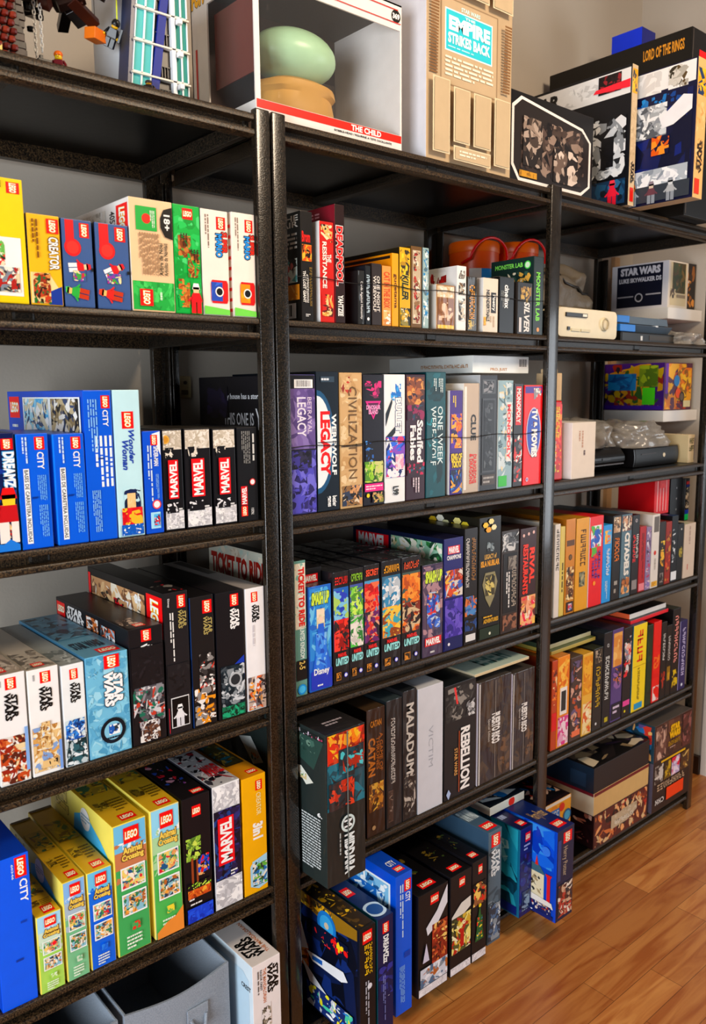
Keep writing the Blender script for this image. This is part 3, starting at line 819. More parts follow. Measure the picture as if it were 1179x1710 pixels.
# ------------------------------------------------------------------ boxes in the middle bay
B1 = 'games on the second-highest shelf of the middle bay'
game('black game box with an orange skull picture, its left side showing cards', B1, (0.0959, 0.1221, 0.0060, 1.4629, 1.6519), 0.21, '1a1614', '141210', '2a2624', art=[
    ('T', 'F', 'Brom', .1, .72, .8, .82, 'd83028', 0, .03), ('P', 'F', .1, .55, .9, .70, 'e88020 2a1810 f0b048 c85818', 10, .35), ('T', 'F', 'THE LOST GIANT', .12, .17, .36, .46, 'f0ece4', -90, .03),
    ('Y', 'F', .42, .17, .60, .43, 'e8e4dc', 12, True), ('Y', 'F', .68, .14, .88, .5, '8a7440', 14, True), ('S', 'F', .3, .04, .7, .07, 'e8e8e8', 2, False), ('S', 'L', .3, .62, .95, .82, 'c8c4bc', 5, False), ('T', 'L', "HE IN THE\n...'S CHAIR", .3, .86, .97, .97, 'e8e4dc', 0),
    ('P', 'L', .55, .36, .95, .58, 'd8e8e0 6aa8a8 c87878 303030', 12, .3), ('P', 'L', .5, .2, .98, .34, 'd08830 2a1810 e8b060', 9, .3), ('B', 'L', .45, .03, .93, .17, False)])
game('red game box with white left edge in the shadow of a taller spine', B1, (0.1381, 0.1710, 0.0060, 1.4629, 1.6399), 0.16, 'b8281c', 'ece8e2', '7a2420', art=[
    ('P', 'F', .1, .8, .9, .97, 'b8281c e0b070 3a1c14 e8d8b0', 9, .3), ('T', 'F', 'THE', .5, .60, .8, .68, 'f4ece0', -90, .03), ('T', 'F', 'RESISTANCE', .18, .34, .48, .80, 'f4ece0', -90, .03), ('P', 'F', .1, .06, .9, .28, 'b8281c e0a058 5a1c14 e8c890', 12, .3)])
game('tallest dark red game box with stacked red lettering', B1, (0.1740, 0.1970, 0.0060, 1.4629, 1.6734), 0.22, '2a1412', '7a2030', '5a1c24', art=[
    ('T', 'F', 'DEADPOOL', .12, .32, .82, .82, 'd82c24', -90, .05, 'f0ece8'), ('T', 'F', 'YAHTZEE', .25, .06, .8, .24, 'f4f0ea', -90, .04), ('S', 'L', .1, .88, .8, .96, 'd8a0a8', 3, False)])
game('squat black game box with tiny white print, its left side in view', B1, (0.2288, 0.2454, 0.0060, 1.4629, 1.5618), 0.16, '141414', '1c1c1c', '101010', 'wrap', art=[('T', 'F', 'Cards Against Humanity', .3, .1, .72, .8, 'e8e8e8', -90, .01)])
game('thin black box with a column of pale symbols', B1, (0.2477, 0.2607, 0.0060, 1.4629, 1.5722), 0.18, '16181c', '20242a', '262a30', art=[('Y', 'F', .2, .2, .8, .85, 'c8dce8', 10, True), ('C', 'F', .5, .1, .003, 'f0f0f0')])
game('dark brown game box with a tall serif title of pale letters', B1, (0.2638, 0.2887, 0.0060, 1.4629, 1.5780), 0.18, '332a28', '2a2220', '3a302c', art=[('T', 'F', 'ONE NIGHT', .5, .22, .82, .80, 'e0d8d0', -90), ('T', 'F', 'WEREWOLF', .12, .22, .44, .80, 'e0d8d0', -90)])
game('peach and copper game box with an orange title', B1, (0.2910, 0.3141, 0.0060, 1.4629, 1.5760), 0.18, 'd89858', 'b87838', 'c8884c', art=[('T', 'F', 'CAT IN THE BOX', .15, .30, .85, .90, 'c04c18', -90, .03), ('P', 'F', .1, .03, .9, .26, 'e8b880 f4e8dc c88850', 8, .3)])
game('yellow game box with an orange framed left side', B1, (0.3165, 0.3343, 0.0060, 1.4629, 1.6018), 0.24, 'd89c18', 'd88c18', '3a2c18', art=[('T', 'F', 'gudetama', .2, .25, .8, .72, '5a2c10', -90, .02), ('R', 'L', .02, .93, .98, .97, '2a2018'), ('P', 'L', .2, .7, .9, .88, 'd88c18 e8a838 5a3c18 b87018', 14, .25)])
game('yellow and black game box with slanted black title', B1, (0.3368, 0.3666, 0.0060, 1.4629, 1.6150), 0.26, 'd4a418', '2a2414', 'c8b040', art=[('P', 'F', .05, .6, .95, .97, 'd4a418 e8c438 3a3014 a88414', 14, .3), ('T', 'F', 'KILLER', .2, .34, .8, .66, '1c1808', -90, .04, 'e8cc50', .2), ('P', 'F', .05, .02, .95, .24, '2a2818 e8e0c8 8a8048 d4a418', 14, .25)])
game('brown box with a rounded silver frame and two red ovals', B1, (0.3682, 0.3988, 0.0060, 1.4629, 1.6205), 0.24, '6a5028', '4a3c24', '8a7848', art=[('R', 'F', .14, .05, .86, .95, 'c8b8a0'), ('P', 'F', .2, .06, .8, .94, 'b8a890 7a3024 3a3028 e0d4c0 8a6c48 a83828', 26, .4)])
game('slim mottled pale teal box behind the shrink-wrapped one', B1, (0.4013, 0.4187, 0.0060, 1.4629, 1.6205), 0.23, '9ab0b0', '6a7c80', '9ab0b0', art=[('P', 'F', .05, .02, .95, .98, '9ab0b0 c8d8d8 5a7078 e8f0f0 3a88b8', 30, .35)])
game('small tan wrapped game box with a pale left side and sketched cards', B1, (0.4406, 0.4959, 0.0060, 1.4629, 1.5527), 0.14, '9a7448', 'dcd4c8', 'e4dccc', 'wrap', art=[('P', 'F', .05, .72, .95, .97, 'd8c0a0 c8ac88 e8dcc8', 8, .3), ('R', 'F', .06, .1, .94, .7, '7a5434'), ('P', 'F', .12, .2, .9, .62, '7a5434 d8b8a0 c8a890 8a6444', 6, .35), ('P', 'F', .06, .02, .94, .1, 'e8b850 c89438', 6, .3)])
game('white game box with small grey creatures down its front', B1, (0.5032, 0.5315, 0.0060, 1.4629, 1.5949), 0.20, 'ece8e4', 'e4e0dc', 'f0ece8', art=[('P', 'F', .15, .8, .85, .93, 'ece8e4 4a4440 8a847c', 7, .35), ('P', 'F', .15, .55, .85, .74, 'ece8e4 3a3a38 b0a898 785c3c', 9, .35), ('P', 'F', .15, .15, .85, .5, 'ece8e4 4a4440 8a9498 c8c0b0', 14, .35),
    ('P', 'L', .06, .74, .22, .93, '2a4a3a 6aa878 1c2420', 7, .4), ('P', 'L', .30, .74, .5, .93, '3a4a54 90a0a8 1c2420', 7, .4), ('P', 'L', .62, .76, .85, .93, 'ece8e4 b82c28 8a2420', 7, .4)])
game('dark bronze wrapped box with gold gothic title', B1, (0.5361, 0.5661, 0.0060, 1.4629, 1.5758), 0.20, '2a2418', '3a2c1c', '5a5238', 'wrap', art=[('Y', 'F', .2, .22, .75, .85, 'c88c24', 9, True), ('P', 'F', .1, .03, .9, .2, '2a2418 8a7844 c8b068', 8, .3)])
game('off-white game box with black speech bubble title', B1, (0.5865, 0.6360, 0.0060, 1.4629, 1.5774), 0.18, 'd8ccbc', 'eeeae4', 'e8e4dc', art=[('R', 'F', .52, .36, .86, .74, '241e1a'), ('T', 'F', 'Poetry', .57, .40, .82, .70, 'f0ece4', -90, .03), ('T', 'F', 'NEANDERTHALS', .20, .20, .42, .78, '2a241e', -90, .03), ('S', 'F', .4, .1, .8, .3, 'b8a48c', 2, True), ('P', 'F', .02, .12, .18, .28, 'd8b048 c89028', 4, .5)])
game('black game box with small white lower-case title', B1, (0.6409, 0.6913, 0.0060, 1.4629, 1.5843), 0.20, '121010', '0e0c0c', 'e8e4dc', art=[('T', 'F', 'cinelinx', .34, .44, .66, .86, 'f0f0ee', -90, .03), ('S', 'F', .1, .45, .3, .75, '8a8a88', 2, True)])
game('black game box with a slanted silver script title and gold swirl', B1, (0.7039, 0.7577, 0.0060, 1.4629, 1.5777), 0.19, '1e1a1a', '3a3430', '26201e', art=[('T', 'F', 'SILVER', .44, .04, .82, .64, 'd8d4d0', -90, .03, None, .2), ('P', 'F', .2, .62, .9, .92, '1e1a1a 8a6c34 3a2c1c b89850', 12, .25), ('R', 'F', .1, .04, .26, .32, 'c8c4c4')])
game('dark game box with spaced green letters down its edge', B1, (0.7608, 0.7984, 0.0060, 1.4629, 1.6388), 0.125, '16221e', '1c3430', '1a2c28', art=[('T', 'F', 'MONSTER LAB', .25, .18, .65, .80, '7ac848', -90, .03), ('C', 'F', .5, .07, .005, 'c89058'), ('T', 'L', 'MONSTER LAB', .10, .88, .75, .94, '88d868', 0, .03), ('C', 'L', .86, .90, .009, '58c858', 'd8f0d0'), ('P', 'L', .4, .68, .95, .82, '1c3430 d8a858 e8e0c8 3a5a50', 9, .35)])

B2 = 'games on the third shelf of the middle bay'
game('purple and violet game box, its long black left side showing behind the posts', B2, (0.0634, 0.1228, 0.0060, 1.1154, 1.3688), 0.31, '54507e', '131118', '16141a', art=[
    ('R', 'F', .02, .90, .98, .995, '131118'), ('B', 'F', .2, .905, .9, .965, False), ('P', 'F', .02, .47, .98, .90, '6c5a8c 7c6a9c 5c4c7c 8878a8', 14, .4), ('T', 'F', 'BETRAYAL', .68, .58, .84, .84, 'd8c8e0', -90, .01), ('T', 'F', 'LEGACY', .28, .56, .62, .84, 'e4dcec', -90, .02),
    ('P', 'F', .02, .01, .98, .465, '4a4488 5c58b0 3a3468 2a2450 7874c8', 26, .35), ('P', 'F', .05, .33, .8, .46, '4a4488 2a2838 38344c 1c1a28', 10, .3), ('R', 'F', .02, .463, .98, .472, '1c1a24'),
    ('T', 'L', 'Every house has a story.', .26, .815, .72, .87, 'e0e0e4', 0), ('T', 'L', 'THIS ONE IS', .30, .63, .64, .725, 'e8e8ec', 0, .01), ('T', 'L', 'YOURS', .66, .60, .98, .76, 'f0f0f4', 0, .01), ('P', 'L', .1, .68, .35, .92, '131118 221c34 2c2444', 6, .4)])
game('navy and white game box with a large dripping red title', B2, (0.1250, 0.1780, 0.0060, 1.1154, 1.3746), 0.28, '12202c', '0c141c', '1a2a38', art=[
    ('Q', 'F', [(.02, .12)] + [(.02 + .80 * math.cos(math.radians(t)), .50 + .37 * math.sin(math.radians(t))) for t in range(-90, 91, 12)] + [(.02, .88)], '2a5878'), ('Q', 'F', [(.02, .17)] + [(.02 + .66 * math.cos(math.radians(t)), .50 + .33 * math.sin(math.radians(t))) for t in range(-90, 91, 12)] + [(.02, .83)], 'e4eef2'),
    ('T', 'F', 'LEGACY', .16, .26, .60, .72, 'd01c20', -90, .05), ('T', 'F', 'WEREWOLF', .66, .26, .88, .70, 'f0f4f8', -90, .04), ('R', 'F', .2, .925, .8, .965, '3a4a58'), ('S', 'F', .22, .93, .78, .96, 'd0d8e0', 1, False), ('T', 'F', 'bezier\ngames', .38, .03, .86, .11, 'f0f4f8', -90, .03), ('R', 'F', .02, .497, .98, .502, '101010')])
game('parchment-tan game box with a tall engraved serif title', B2, (0.1810, 0.2366, 0.0060, 1.1154, 1.3729), 0.28, 'c4a47c', 'a88860', 'a08058', art=[
    ('P', 'F', .02, .01, .98, .99, 'c4a47c d0b48c b8966c dcc4a0', 26, .25), ('P', 'F', .05, .85, .5, .97, 'c4a47c b04838 8a3c30 d8b890', 8, .25), ('T', 'F', 'CIVILIZATION', .36, .22, .74, .90, '6a5438', -90, .0), ('P', 'F', .05, .02, .95, .17, '8a6c48 2a2420 d8c8b0 c89870 3a4458', 18, .25), ('R', 'F', .02, .46, .98, .466, '2a2018')])
game('black game box with a pink triangle emblem and a green glow at its foot', B2, (0.2382, 0.2924, 0.0060, 1.1154, 1.3700), 0.27, '1c1824', '141018', '201c28', art=[
    ('P', 'F', .1, .82, .9, .95, '1c1824 c83c7c 7a2c58', 8, .25), ('Q', 'F', [(.12, .80), (.88, .80), (.50, .66)], 'c83888'), ('Q', 'F', [(.24, .785), (.76, .785), (.50, .685)], '58204c'), ('T', 'F', 'DINOSAUR\nISLAND', .16, .70, .84, .77, 'f0a8d0', 0, .04),
    ('P', 'F', .1, .32, .5, .50, '1c1824 3a68a8 5a90d0', 6, .25), ('P', 'F', .05, .18, .95, .34, '3a5828 8ab838 b8d858 5a8830 c8c888', 18, .3), ('R', 'F', .05, .11, .95, .17, 'd83888'), ('S', 'F', .1, .12, .9, .16, 'f8d8e8', 2, False), ('C', 'F', .2, .08, .004, 'e8c820'), ('P', 'F', .4, .02, .95, .1, '1c1824 8a8a48 c8a070', 8, .3)])
game('white game box with blue and violet sci-fi picture', B2, (0.2956, 0.3515, 0.0060, 1.1154, 1.3703), 0.27, 'eceef0', 'e0e2e4', 'd8dadc', art=[
    ('P', 'F', .3, .80, .8, .93, 'eceef0 2878c0 48a0e0', 7, .3), ('T', 'F', 'BULLET', .52, .55, .80, .82, 'f4f8fc', -90, .05, '1c3c70'), ('Q', 'F', [(.04, .70), (.36, .82), (.36, .78), (.04, .60)], '202830'), ('Q', 'F', [(.04, .52), (.5, .60), (.5, .55), (.04, .46)], '202830'),
    ('P', 'F', .05, .20, .97, .52, '2848a8 3a70d8 182c68 e8ecf8 8858b8 c84878', 26, .3), ('P', 'F', .5, .26, .9, .38, 'e8d8e0 e8c8c8 f0a0b8', 6, .3), ('T', 'F', 'L99', .35, .06, .65, .13, '181818', -90, .04)])
game('dark plum game box with white storybook lettering', B2, (0.3540, 0.4091, 0.0060, 1.1154, 1.3707), 0.27, '3a2030', '2a1824', '4a3440', art=[
    ('P', 'F', .05, .76, .95, .98, '5a3828 a8683c 7a4828 3a2030 d89858', 18, .28), ('T', 'F', 'Stuffed', .56, .30, .88, .64, 'f4eef0', -90, .04), ('T', 'F', 'Fables', .20, .32, .50, .60, 'f4eef0', -90, .04), ('P', 'F', .05, .64, .95, .76, '3a2030 8a2858 28485c', 10, .25), ('P', 'F', .05, .2, .95, .3, '3a2030 b82858 2a5c70', 10, .2), ('S', 'F', .3, .06, .7, .18, 'd8c8d0', 3, True)])
game('deep teal game box with thin pale capitals in two columns', B2, (0.4116, 0.4711, 0.0060, 1.1154, 1.3759), 0.27, '155058', '10383e', '1c4c58', art=[
    ('P', 'F', .02, .01, .98, .99, '155058 1c626c 103e46 0e343a', 12, .35), ('T', 'F', 'ONE WEEK', .58, .26, .84, .73, 'd8e8ea', -90, .01), ('T', 'F', 'WERE-WOLF', .22, .26, .50, .73, 'd8e8ea', -90, .01), ('S', 'F', .6, .84, .85, .95, 'd8e8ea', 3, True), ('S', 'F', .35, .85, .52, .95, 'd8e8ea', 2, True), ('P', 'F', .02, .30, .3, .7, '155058 2a8a94', 4, .3)])
game('purple game box with orange creature shapes and a yellow title', B2, (0.4840, 0.5243, 0.0060, 1.1154, 1.3379), 0.26, '4a2c7c', 'e0dcd8', 'e8e4e0', art=[
    ('S', 'F', .2, .84, .5, .95, 'e8c840', 2, True), ('P', 'F', .1, .45, .95, .78, '5a3498 e88828 c86018 2a1850 f0a848', 16, .3), ('T', 'F', 'KING OF\nTOKYO', .1, .26, .95, .40, 'f0c828', 0, .05, '1c1430'), ('P', 'F', .05, .02, .95, .24, '2a3c88 4890d0 e8a030 1c1c40', 12, .3)])
game('grey-beige game box with a black title above a small red title', B2, (0.5280, 0.5777, 0.0060, 1.1154, 1.3529), 0.26, 'b8a898', 'e8e4dc', 'd8d4cc', art=[
    ('R', 'F', .03, .03, .18, .97, 'e4e0d8'), ('T', 'F', 'CLUE', .45, .48, .80, .72, '1c1818', -90, .04), ('T', 'F', 'DUNGEONS\n& DRAGONS', .38, .08, .85, .36, 'c82c24', -90, .03)])
game('charcoal game box with raised machine panels and a silver left side', B2, (0.5805, 0.6394, 0.0060, 1.1154, 1.3709), 0.27, '2a2a2e', 'b4b8bc', 'a8acb0', 'gloss', art=[
    ('R', 'F', .12, .84, .88, .96, '585c60'), ('P', 'F', .2, .85, .8, .95, '3a3c40 88888c 1c1c20', 8, .3), ('R', 'F', .12, .16, .88, .80, '4c4f54'), ('R', 'F', .18, .175, .82, .785, '222226'), ('P', 'F', .25, .2, .75, .76, '2a2a2e 4c4f54 1a1a1c 606468', 20, .28), ('R', 'F', .12, .05, .88, .14, '4a4038'), ('S', 'F', .2, .06, .8, .13, 'a8a4a0', 2, False)])
game('pale blue-grey city game box with a red sideways title and green square', B2, (0.6434, 0.6951, 0.0060, 1.1154, 1.3594), 0.26, '90a8b0', 'c8ccc8', 'd8dcd8', art=[
    ('P', 'F', .02, .1, .98, .98, '90a8b0 c8d4d8 5a7078 d8c8a8 3a4c58', 34, .25), ('R', 'F', .55, .25, .85, .80, 'dcdcd8'), ('T', 'F', 'MONOPOLY', .58, .27, .82, .78, 'd82c24', -90, .05), ('R', 'F', .03, .02, .6, .12, '38a83c')])
game('narrow black, white and red game box beside the bright red one', B2, (0.6981, 0.7316, 0.0060, 1.1154, 1.3528), 0.26, '2a2426', '3a3438', '8a8488', art=[
    ('R', 'F', .2, .60, .8, .97, 'c02824'), ('T', 'F', 'MONOPOLY', .28, .62, .72, .95, 'f0ece8', -90, .03), ('P', 'F', .05, .05, .95, .5, '2a2426 e8e4e0 6a6468 c83830', 18, .3)])
game('glossy bright red game box with a blue oval and white quiz title', B2, (0.7358, 0.8050, 0.0060, 1.1154, 1.3487), 0.26, 'd0181c', 'b01418', 'c8c4c0', art=[
    ('R', 'F', .05, .92, .95, .985, '4a2c88'), ('P', 'F', .5, .86, .9, .97, 'd0181c f0e8e0 8a8a90', 6, .3), ('Q', 'F', [(.52 + .40 * math.cos(t * .2618), .53 + .25 * math.sin(t * .2618)) for t in range(24)], 'c8b8c8'), ('Q', 'F', [(.52 + .35 * math.cos(t * .2618), .53 + .235 * math.sin(t * .2618)) for t in range(24)], '2c50a8'), ('T', 'F', 'TV & MOVIES', .40, .28, .72, .76, 'f8f8f4', -90, .06, '5a1420'), ('C', 'F', .2, .06, .005, 'f0e8f0', '8a68a8')])
game('white box lying flat across the tops of the games, with a barcode', B2, (0.600, 0.800, 0.045, 1.3764, 1.4150), 0.27, 'e8ecec', 'e4e6e2', 'e8e8e4', art=[
    ('B', 'F', .80, .3, .98, .9, False), ('T', 'F', 'PRO, JUST', .3, .1, .6, .3, 'c08c58', 0), ('Y', 'L', .4, .3, .95, .5, 'b88858', 18, False)])

for (lab, z, x0, x1) in (('thin black elastic cord stretched across the third-shelf games', 1.2385, .064, .800), ('thin black elastic cord stretched across the second-shelf games', 1.5385, .085, .800)):
    mb = MB()
    mb.tube([(x0, .004, z), (x0, .0035, z)] + [(x0 + (x1 - x0) * i / 24, .0034, z + .0022 * math.sin(i * 1.1)) for i in range(25)], .0008, '101010', 6)
    tag(mb.build('elastic_cord', 'matte', smooth=True), lab, 'cord')

B3 = 'games on the fourth shelf of the middle bay'
game('faded teal travel game box with a red sideways title, leftmost of its row', B3, (0.0666, 0.0935, 0.0060, 0.7697, 1.0299), 0.30, '6a9088', 'b8b4a8', '2c2a28', art=[
    ('P', 'F', .05, .5, .95, .98, 'd8d4c4 c8b8a4 8ab0a4 e4dccc', 18, .3), ('T', 'F', 'TICKET TO RIDE', .34, .52, .86, .95, 'c02c20', -90, .05), ('T', 'F', 'UNITED KINGDOM', .4, .28, .8, .50, 'd8e4dc', -90, .03), ('R', 'F', .02, .12, .98, .27, '1c1a1a'), ('T', 'F', '2-5', .3, .2, .8, .26, 'd8b870', -90), ('C', 'F', .5, .05, .010, '1c88c8', '58b0e0'),
    ('P', 'L', .02, .72, .98, .99, 'b8b8ac c8c0b0 a8b8b0 d4ccc0 b4a898', 26, .25), ('T', 'L', 'TICKET TO RIDE', .04, .76, .70, .93, '8a2418', 0, .05)])
game('bright blue game box with a pale figure in a long blue dress', B3, (0.1000, 0.1538, 0.0060, 0.7697, 0.9760), 0.028, '2a6ab8', '1c4c8c', '1c1c24', 'wrap', art=[
    ('P', 'F', .02, .3, .98, .98, '3a88cc 58a4dc 2a6ab8 7abce4', 20, .3), ('T', 'F', 'SMASH UP', .1, .82, .9, .94, 'c8e058', 0, .06, '1c4030', .2), ('P', 'F', .32, .60, .68, .78, 'd8c8a8 e8dcc0 f0d8c0', 6, .45), ('C', 'F', .5, .68, .0055, 'f0cdb8'),
    ('Q', 'F', [(.38, .64), (.62, .64), (.70, .45), (.9, .25), (.95, .14), (.08, .14), (.2, .3), (.32, .45)], '2c68c8'), ('P', 'F', .25, .2, .75, .55, '3a7ad8 5a98e8 2458b0 88b8f0', 12, .3), ('R', 'F', .02, .02, .98, .20, '2840a8'), ('T', 'F', 'Disney', .15, .14, .85, .22, 'f0f4fa', 0, .03), ('S', 'F', .3, .04, .7, .07, 'f0f4fa', 1, False)])
game('tall black box standing behind the blue dress box, with a small red title', B3, (0.1002, 0.1540, 0.036, 0.7697, 1.0040), 0.24, '18161a', '141218', '1c1a1e', art=[('R', 'F', .14, .88, .84, .95, 'c82028'), ('T', 'F', 'MARVEL', .18, .89, .80, .94, 'f4f2f0', 0, .05)])
UN = 'matching black wrapped hero game boxes'
for (lab, pos_, t1, c1, pal1, pal2) in (
        ('black wrapped game box with a red-masked figure patch and blue panel', (0.1584, 0.1983, 0.0060, 0.7697, 0.9946), 'DEADPOOL', 'd83028', '2a68b0 88c0e0 a8c870 3a4cb0', 'c82820 8a1c18 2a2024 e04838'),
        ('black wrapped game box with a lime green creature patch', (0.1999, 0.2363, 0.0060, 0.7697, 0.9954), 'GUARDIANS', '9ad048', '50609c 8ac858 c8e870 5a8c3c', '58b850 e8e0d8 c8c4bc 3a7a40'),
        ('black wrapped game box with a scarlet helmet patch on blue', (0.2379, 0.2797, 0.0060, 0.7697, 0.9969), 'SECRET', 'd85838', '5a98c0 d02828 a81c20 e87858', '2a2430 d8a088 6a2c68 c8382c'),
        ('black wrapped game box with a white hooded shape and orange patch', (0.2855, 0.3392, 0.0060, 0.7697, 0.9986), 'MOON TALES', 'e8a030', '3a6c88 e8ecf0 b8c0c8 4a8cb0', 'e89030 f0c058 8a4a1c 48a0b0'),
        ('black wrapped game box with an orange horned patch on teal', (0.3418, 0.3970, 0.0060, 0.7697, 0.9981), 'ROGUE LANDS', 'd8603c', '4a5c58 d87830 e89848 a85420', 'e07828 2a2024 c8b090 7a3018')):
    game(lab, UN, pos_, 0.27, '1a181c', '16141a', '2c2c30', 'wrap', art=[
        ('R', 'F', .02, .30, .98, .86, pal1.split()[0]), ('P', 'F', .03, .55, .97, .84, pal1, 18, .35), ('P', 'F', .03, .30, .97, .58, pal2, 18, .35), (('T', 'F', t1, .1, .90, .9, .96, c1, 0, .04) if t1 == 'SECRET' else ('Y', 'F', .1, .89, .9, .955, c1, 7, False)),
        ('T', 'F', 'MARVEL', .25, .245, .8, .28, 'e83838', 0, .04), ('T', 'F', 'UNITED', .1, .17, .92, .24, '9ad8d8', 0, .05, None, .2), ('R', 'F', .12, .04, .42, .11, 'c8883c'), ('P', 'F', .14, .045, .40, .105, '3a2c1c c8883c', 4, .3), ('C', 'F', .72, .075, .0048, '4a4cc0', 'e0e0f4')])
game('grey and crimson game box with a blue-suited figure patch', B3, (0.4033, 0.4659, 0.0060, 0.7697, 0.9727), 0.22, '4a3c54', '2c2a30', '2a282c', 'wrap', art=[
    ('P', 'F', .02, .2, .98, .98, '5a4c60 8a7484 3a3450 a88890', 16, .3), ('T', 'F', 'SMASH UP', .12, .80, .95, .93, 'c8e058', 0, .06, '20242c', .2), ('P', 'F', .2, .3, .85, .7, '5a4c60 3058b0 4a74c8 d8b090 2a4890 c83838 b8c8e0', 22, .3), ('R', 'F', .1, .12, .9, .21, 'c81c28'), ('T', 'F', 'MARVEL', .15, .13, .85, .20, 'f4f2f0', 0, .05), ('S', 'F', .35, .03, .7, .07, 'd8d8d8', 1, False)])
game('navy card game box with red title and purple foot, pictures along its left side', B3, (0.4686, 0.5304, 0.0060, 0.7697, 1.0210), 0.30, '2a2a68', '18203c', '20203c', art=[
    ('R', 'F', .2, .86, .82, .93, 'c82030'), ('T', 'F', 'MARVEL', .24, .865, .78, .925, 'f4f2f4', 0, .05), ('T', 'F', 'CHAMPIONS', .15, .81, .88, .85, 'e8e8f0', 0, .04), ('P', 'F', .05, .48, .97, .72, '3a3878 c85838 e0b058 8a3c2c 4868b0 d8d0c8', 26, .28), ('P', 'F', .05, .12, .97, .46, '4a3a90 5c4ca8 38307a 7060b8', 16, .35), ('R', 'F', .03, .01, .97, .12, '1c2458'), ('C', 'F', .25, .06, .0035, 'e8e8f0'),
    ('R', 'L', .04, .80, .42, .95, 'd82030'), ('T', 'L', 'MARVEL', .07, .815, .39, .94, 'f4f2f4', 0, .05), ('P', 'L', .45, .74, .985, .96, '98c0a8 3a7848 e8e4d0 d8c8a0 2a4c38 f4f0e4', 30, .25)])
game('slim black and gold-lettered game box beside the navy one', B3, (0.5352, 0.5791, 0.0060, 0.7697, 1.0354), 0.25, '221e1e', '1a1818', '2a2626', art=[
    ('Y', 'F', .12, .50, .36, .92, 'd8d4d0', 20, True), ('Y', 'F', .55, .55, .85, .92, '9a7448', 12, True), ('P', 'F', .05, .25, .95, .42, '221e1e 3a68a0 c87848 5a88b8 8a4c34', 14, .3), ('P', 'F', .05, .12, .95, .22, '221e1e 2a4878 3a5c90', 7, .3), ('R', 'F', .1, .03, .85, .09, 'd8d8d8')])
game('tall black game box with yellow hexagons on top and a golden skull emblem', B3, (0.5841, 0.6598, 0.0060, 0.7697, 1.0541), 0.30, '1a1917', '26241c', '3a3626', art=[
    ('T', 'F', 'LEGACY of', .25, .66, .8, .70, 'c8a058', 0, .03), ('T', 'F', 'ISLA NUBLAR', .08, .60, .94, .65, 'd89c38', 0, .04), ('P', 'F', .35, .72, .68, .80, '1a1917 8a9498 5a6468', 6, .35), ('Q', 'F', [(.28, .55), (.72, .55), (.85, .46), (.7, .34), (.5, .26), (.3, .34), (.15, .46)], '8a8468'), ('P', 'F', .28, .36, .72, .53, '4a4430 a89858 c8b878 2a2818', 12, .3),
    ('R', 'F', .03, .01, .97, .10, '1c3020'), ('T', 'F', 'ADVENTURES', .2, .135, .9, .17, 'c89c38', 0, .04), ('S', 'F', .2, .175, .9, .20, 'c89c38', 1, False), ('C', 'F', .5, .045, .0036, 'd8dcc8')] +
    [('Q', 'F', [(a + .13 * math.cos(t * 1.0472), c + .024 * math.sin(t * 1.0472)) for t in range(6)], col) for a, c, col in ((.25, .94, 'e8b838'), (.50, .965, 'f0d898'), (.38, .90, 'd89c20'), (.62, .915, 'f0e0b0'))] +
    [('Q', 'L', [(a + .042 * math.cos(t * 1.0472), c + .030 * math.sin(t * 1.0472)) for t in range(6)], col) for a, c, col in ((.52, .94, 'c8a838'), (.60, .96, 'f0ecd8'), (.66, .925, 'd8d4a8'), (.74, .91, 'e8c030'), (.78, .955, 'e8d890'), (.86, .93, 'f0d050'), (.94, .90, 'd8b840'), (.57, .90, '8a7828'))])
game('brown and grey game box with sideways white lines and a panelled foot', B3, (0.6628, 0.7268, 0.0060, 0.7697, 1.0149), 0.24, '3a302c', '2a2624', '342e2c', art=[
    ('P', 'F', .03, .8, .97, .98, '2a2826 7a7c80 4a4c50 c8c8c8', 12, .3), ('R', 'F', .1, .20, .9, .78, '1c1a1a'), ('Y', 'F', .6, .25, .85, .75, 'a89c90', 14, True), ('S', 'F', .25, .25, .5, .6, 'e8e4e0', 2, True), ('P', 'F', .1, .03, .9, .18, '6a4838 8a6450 3a2820', 8, .4), ('P', 'F', .35, .62, .8, .75, '5a5450 8a847c', 5, .4)])
game('maroon game box with stacked orange-red sideways title', B3, (0.7321, 0.7944, 0.0060, 0.7697, 1.0125), 0.25, '3a1c20', '2a1618', '2c1c1c', art=[
    ('C', 'F', .2, .93, .004, 'e0b8b0'), ('C', 'F', .5, .94, .004, 'e0b8b0'), ('C', 'F', .8, .95, .004, 'e0b8b0'), ('T', 'F', 'RIVAL', .56, .44, .88, .80, 'e84830', -90, .05), ('T', 'F', 'RESTAURANTS', .16, .34, .48, .84, 'd84028', -90, .05), ('P', 'F', .05, .02, .97, .32, '5a2828 e8a888 c87858 f0d8c8 d83858 e8b868', 24, .28)])

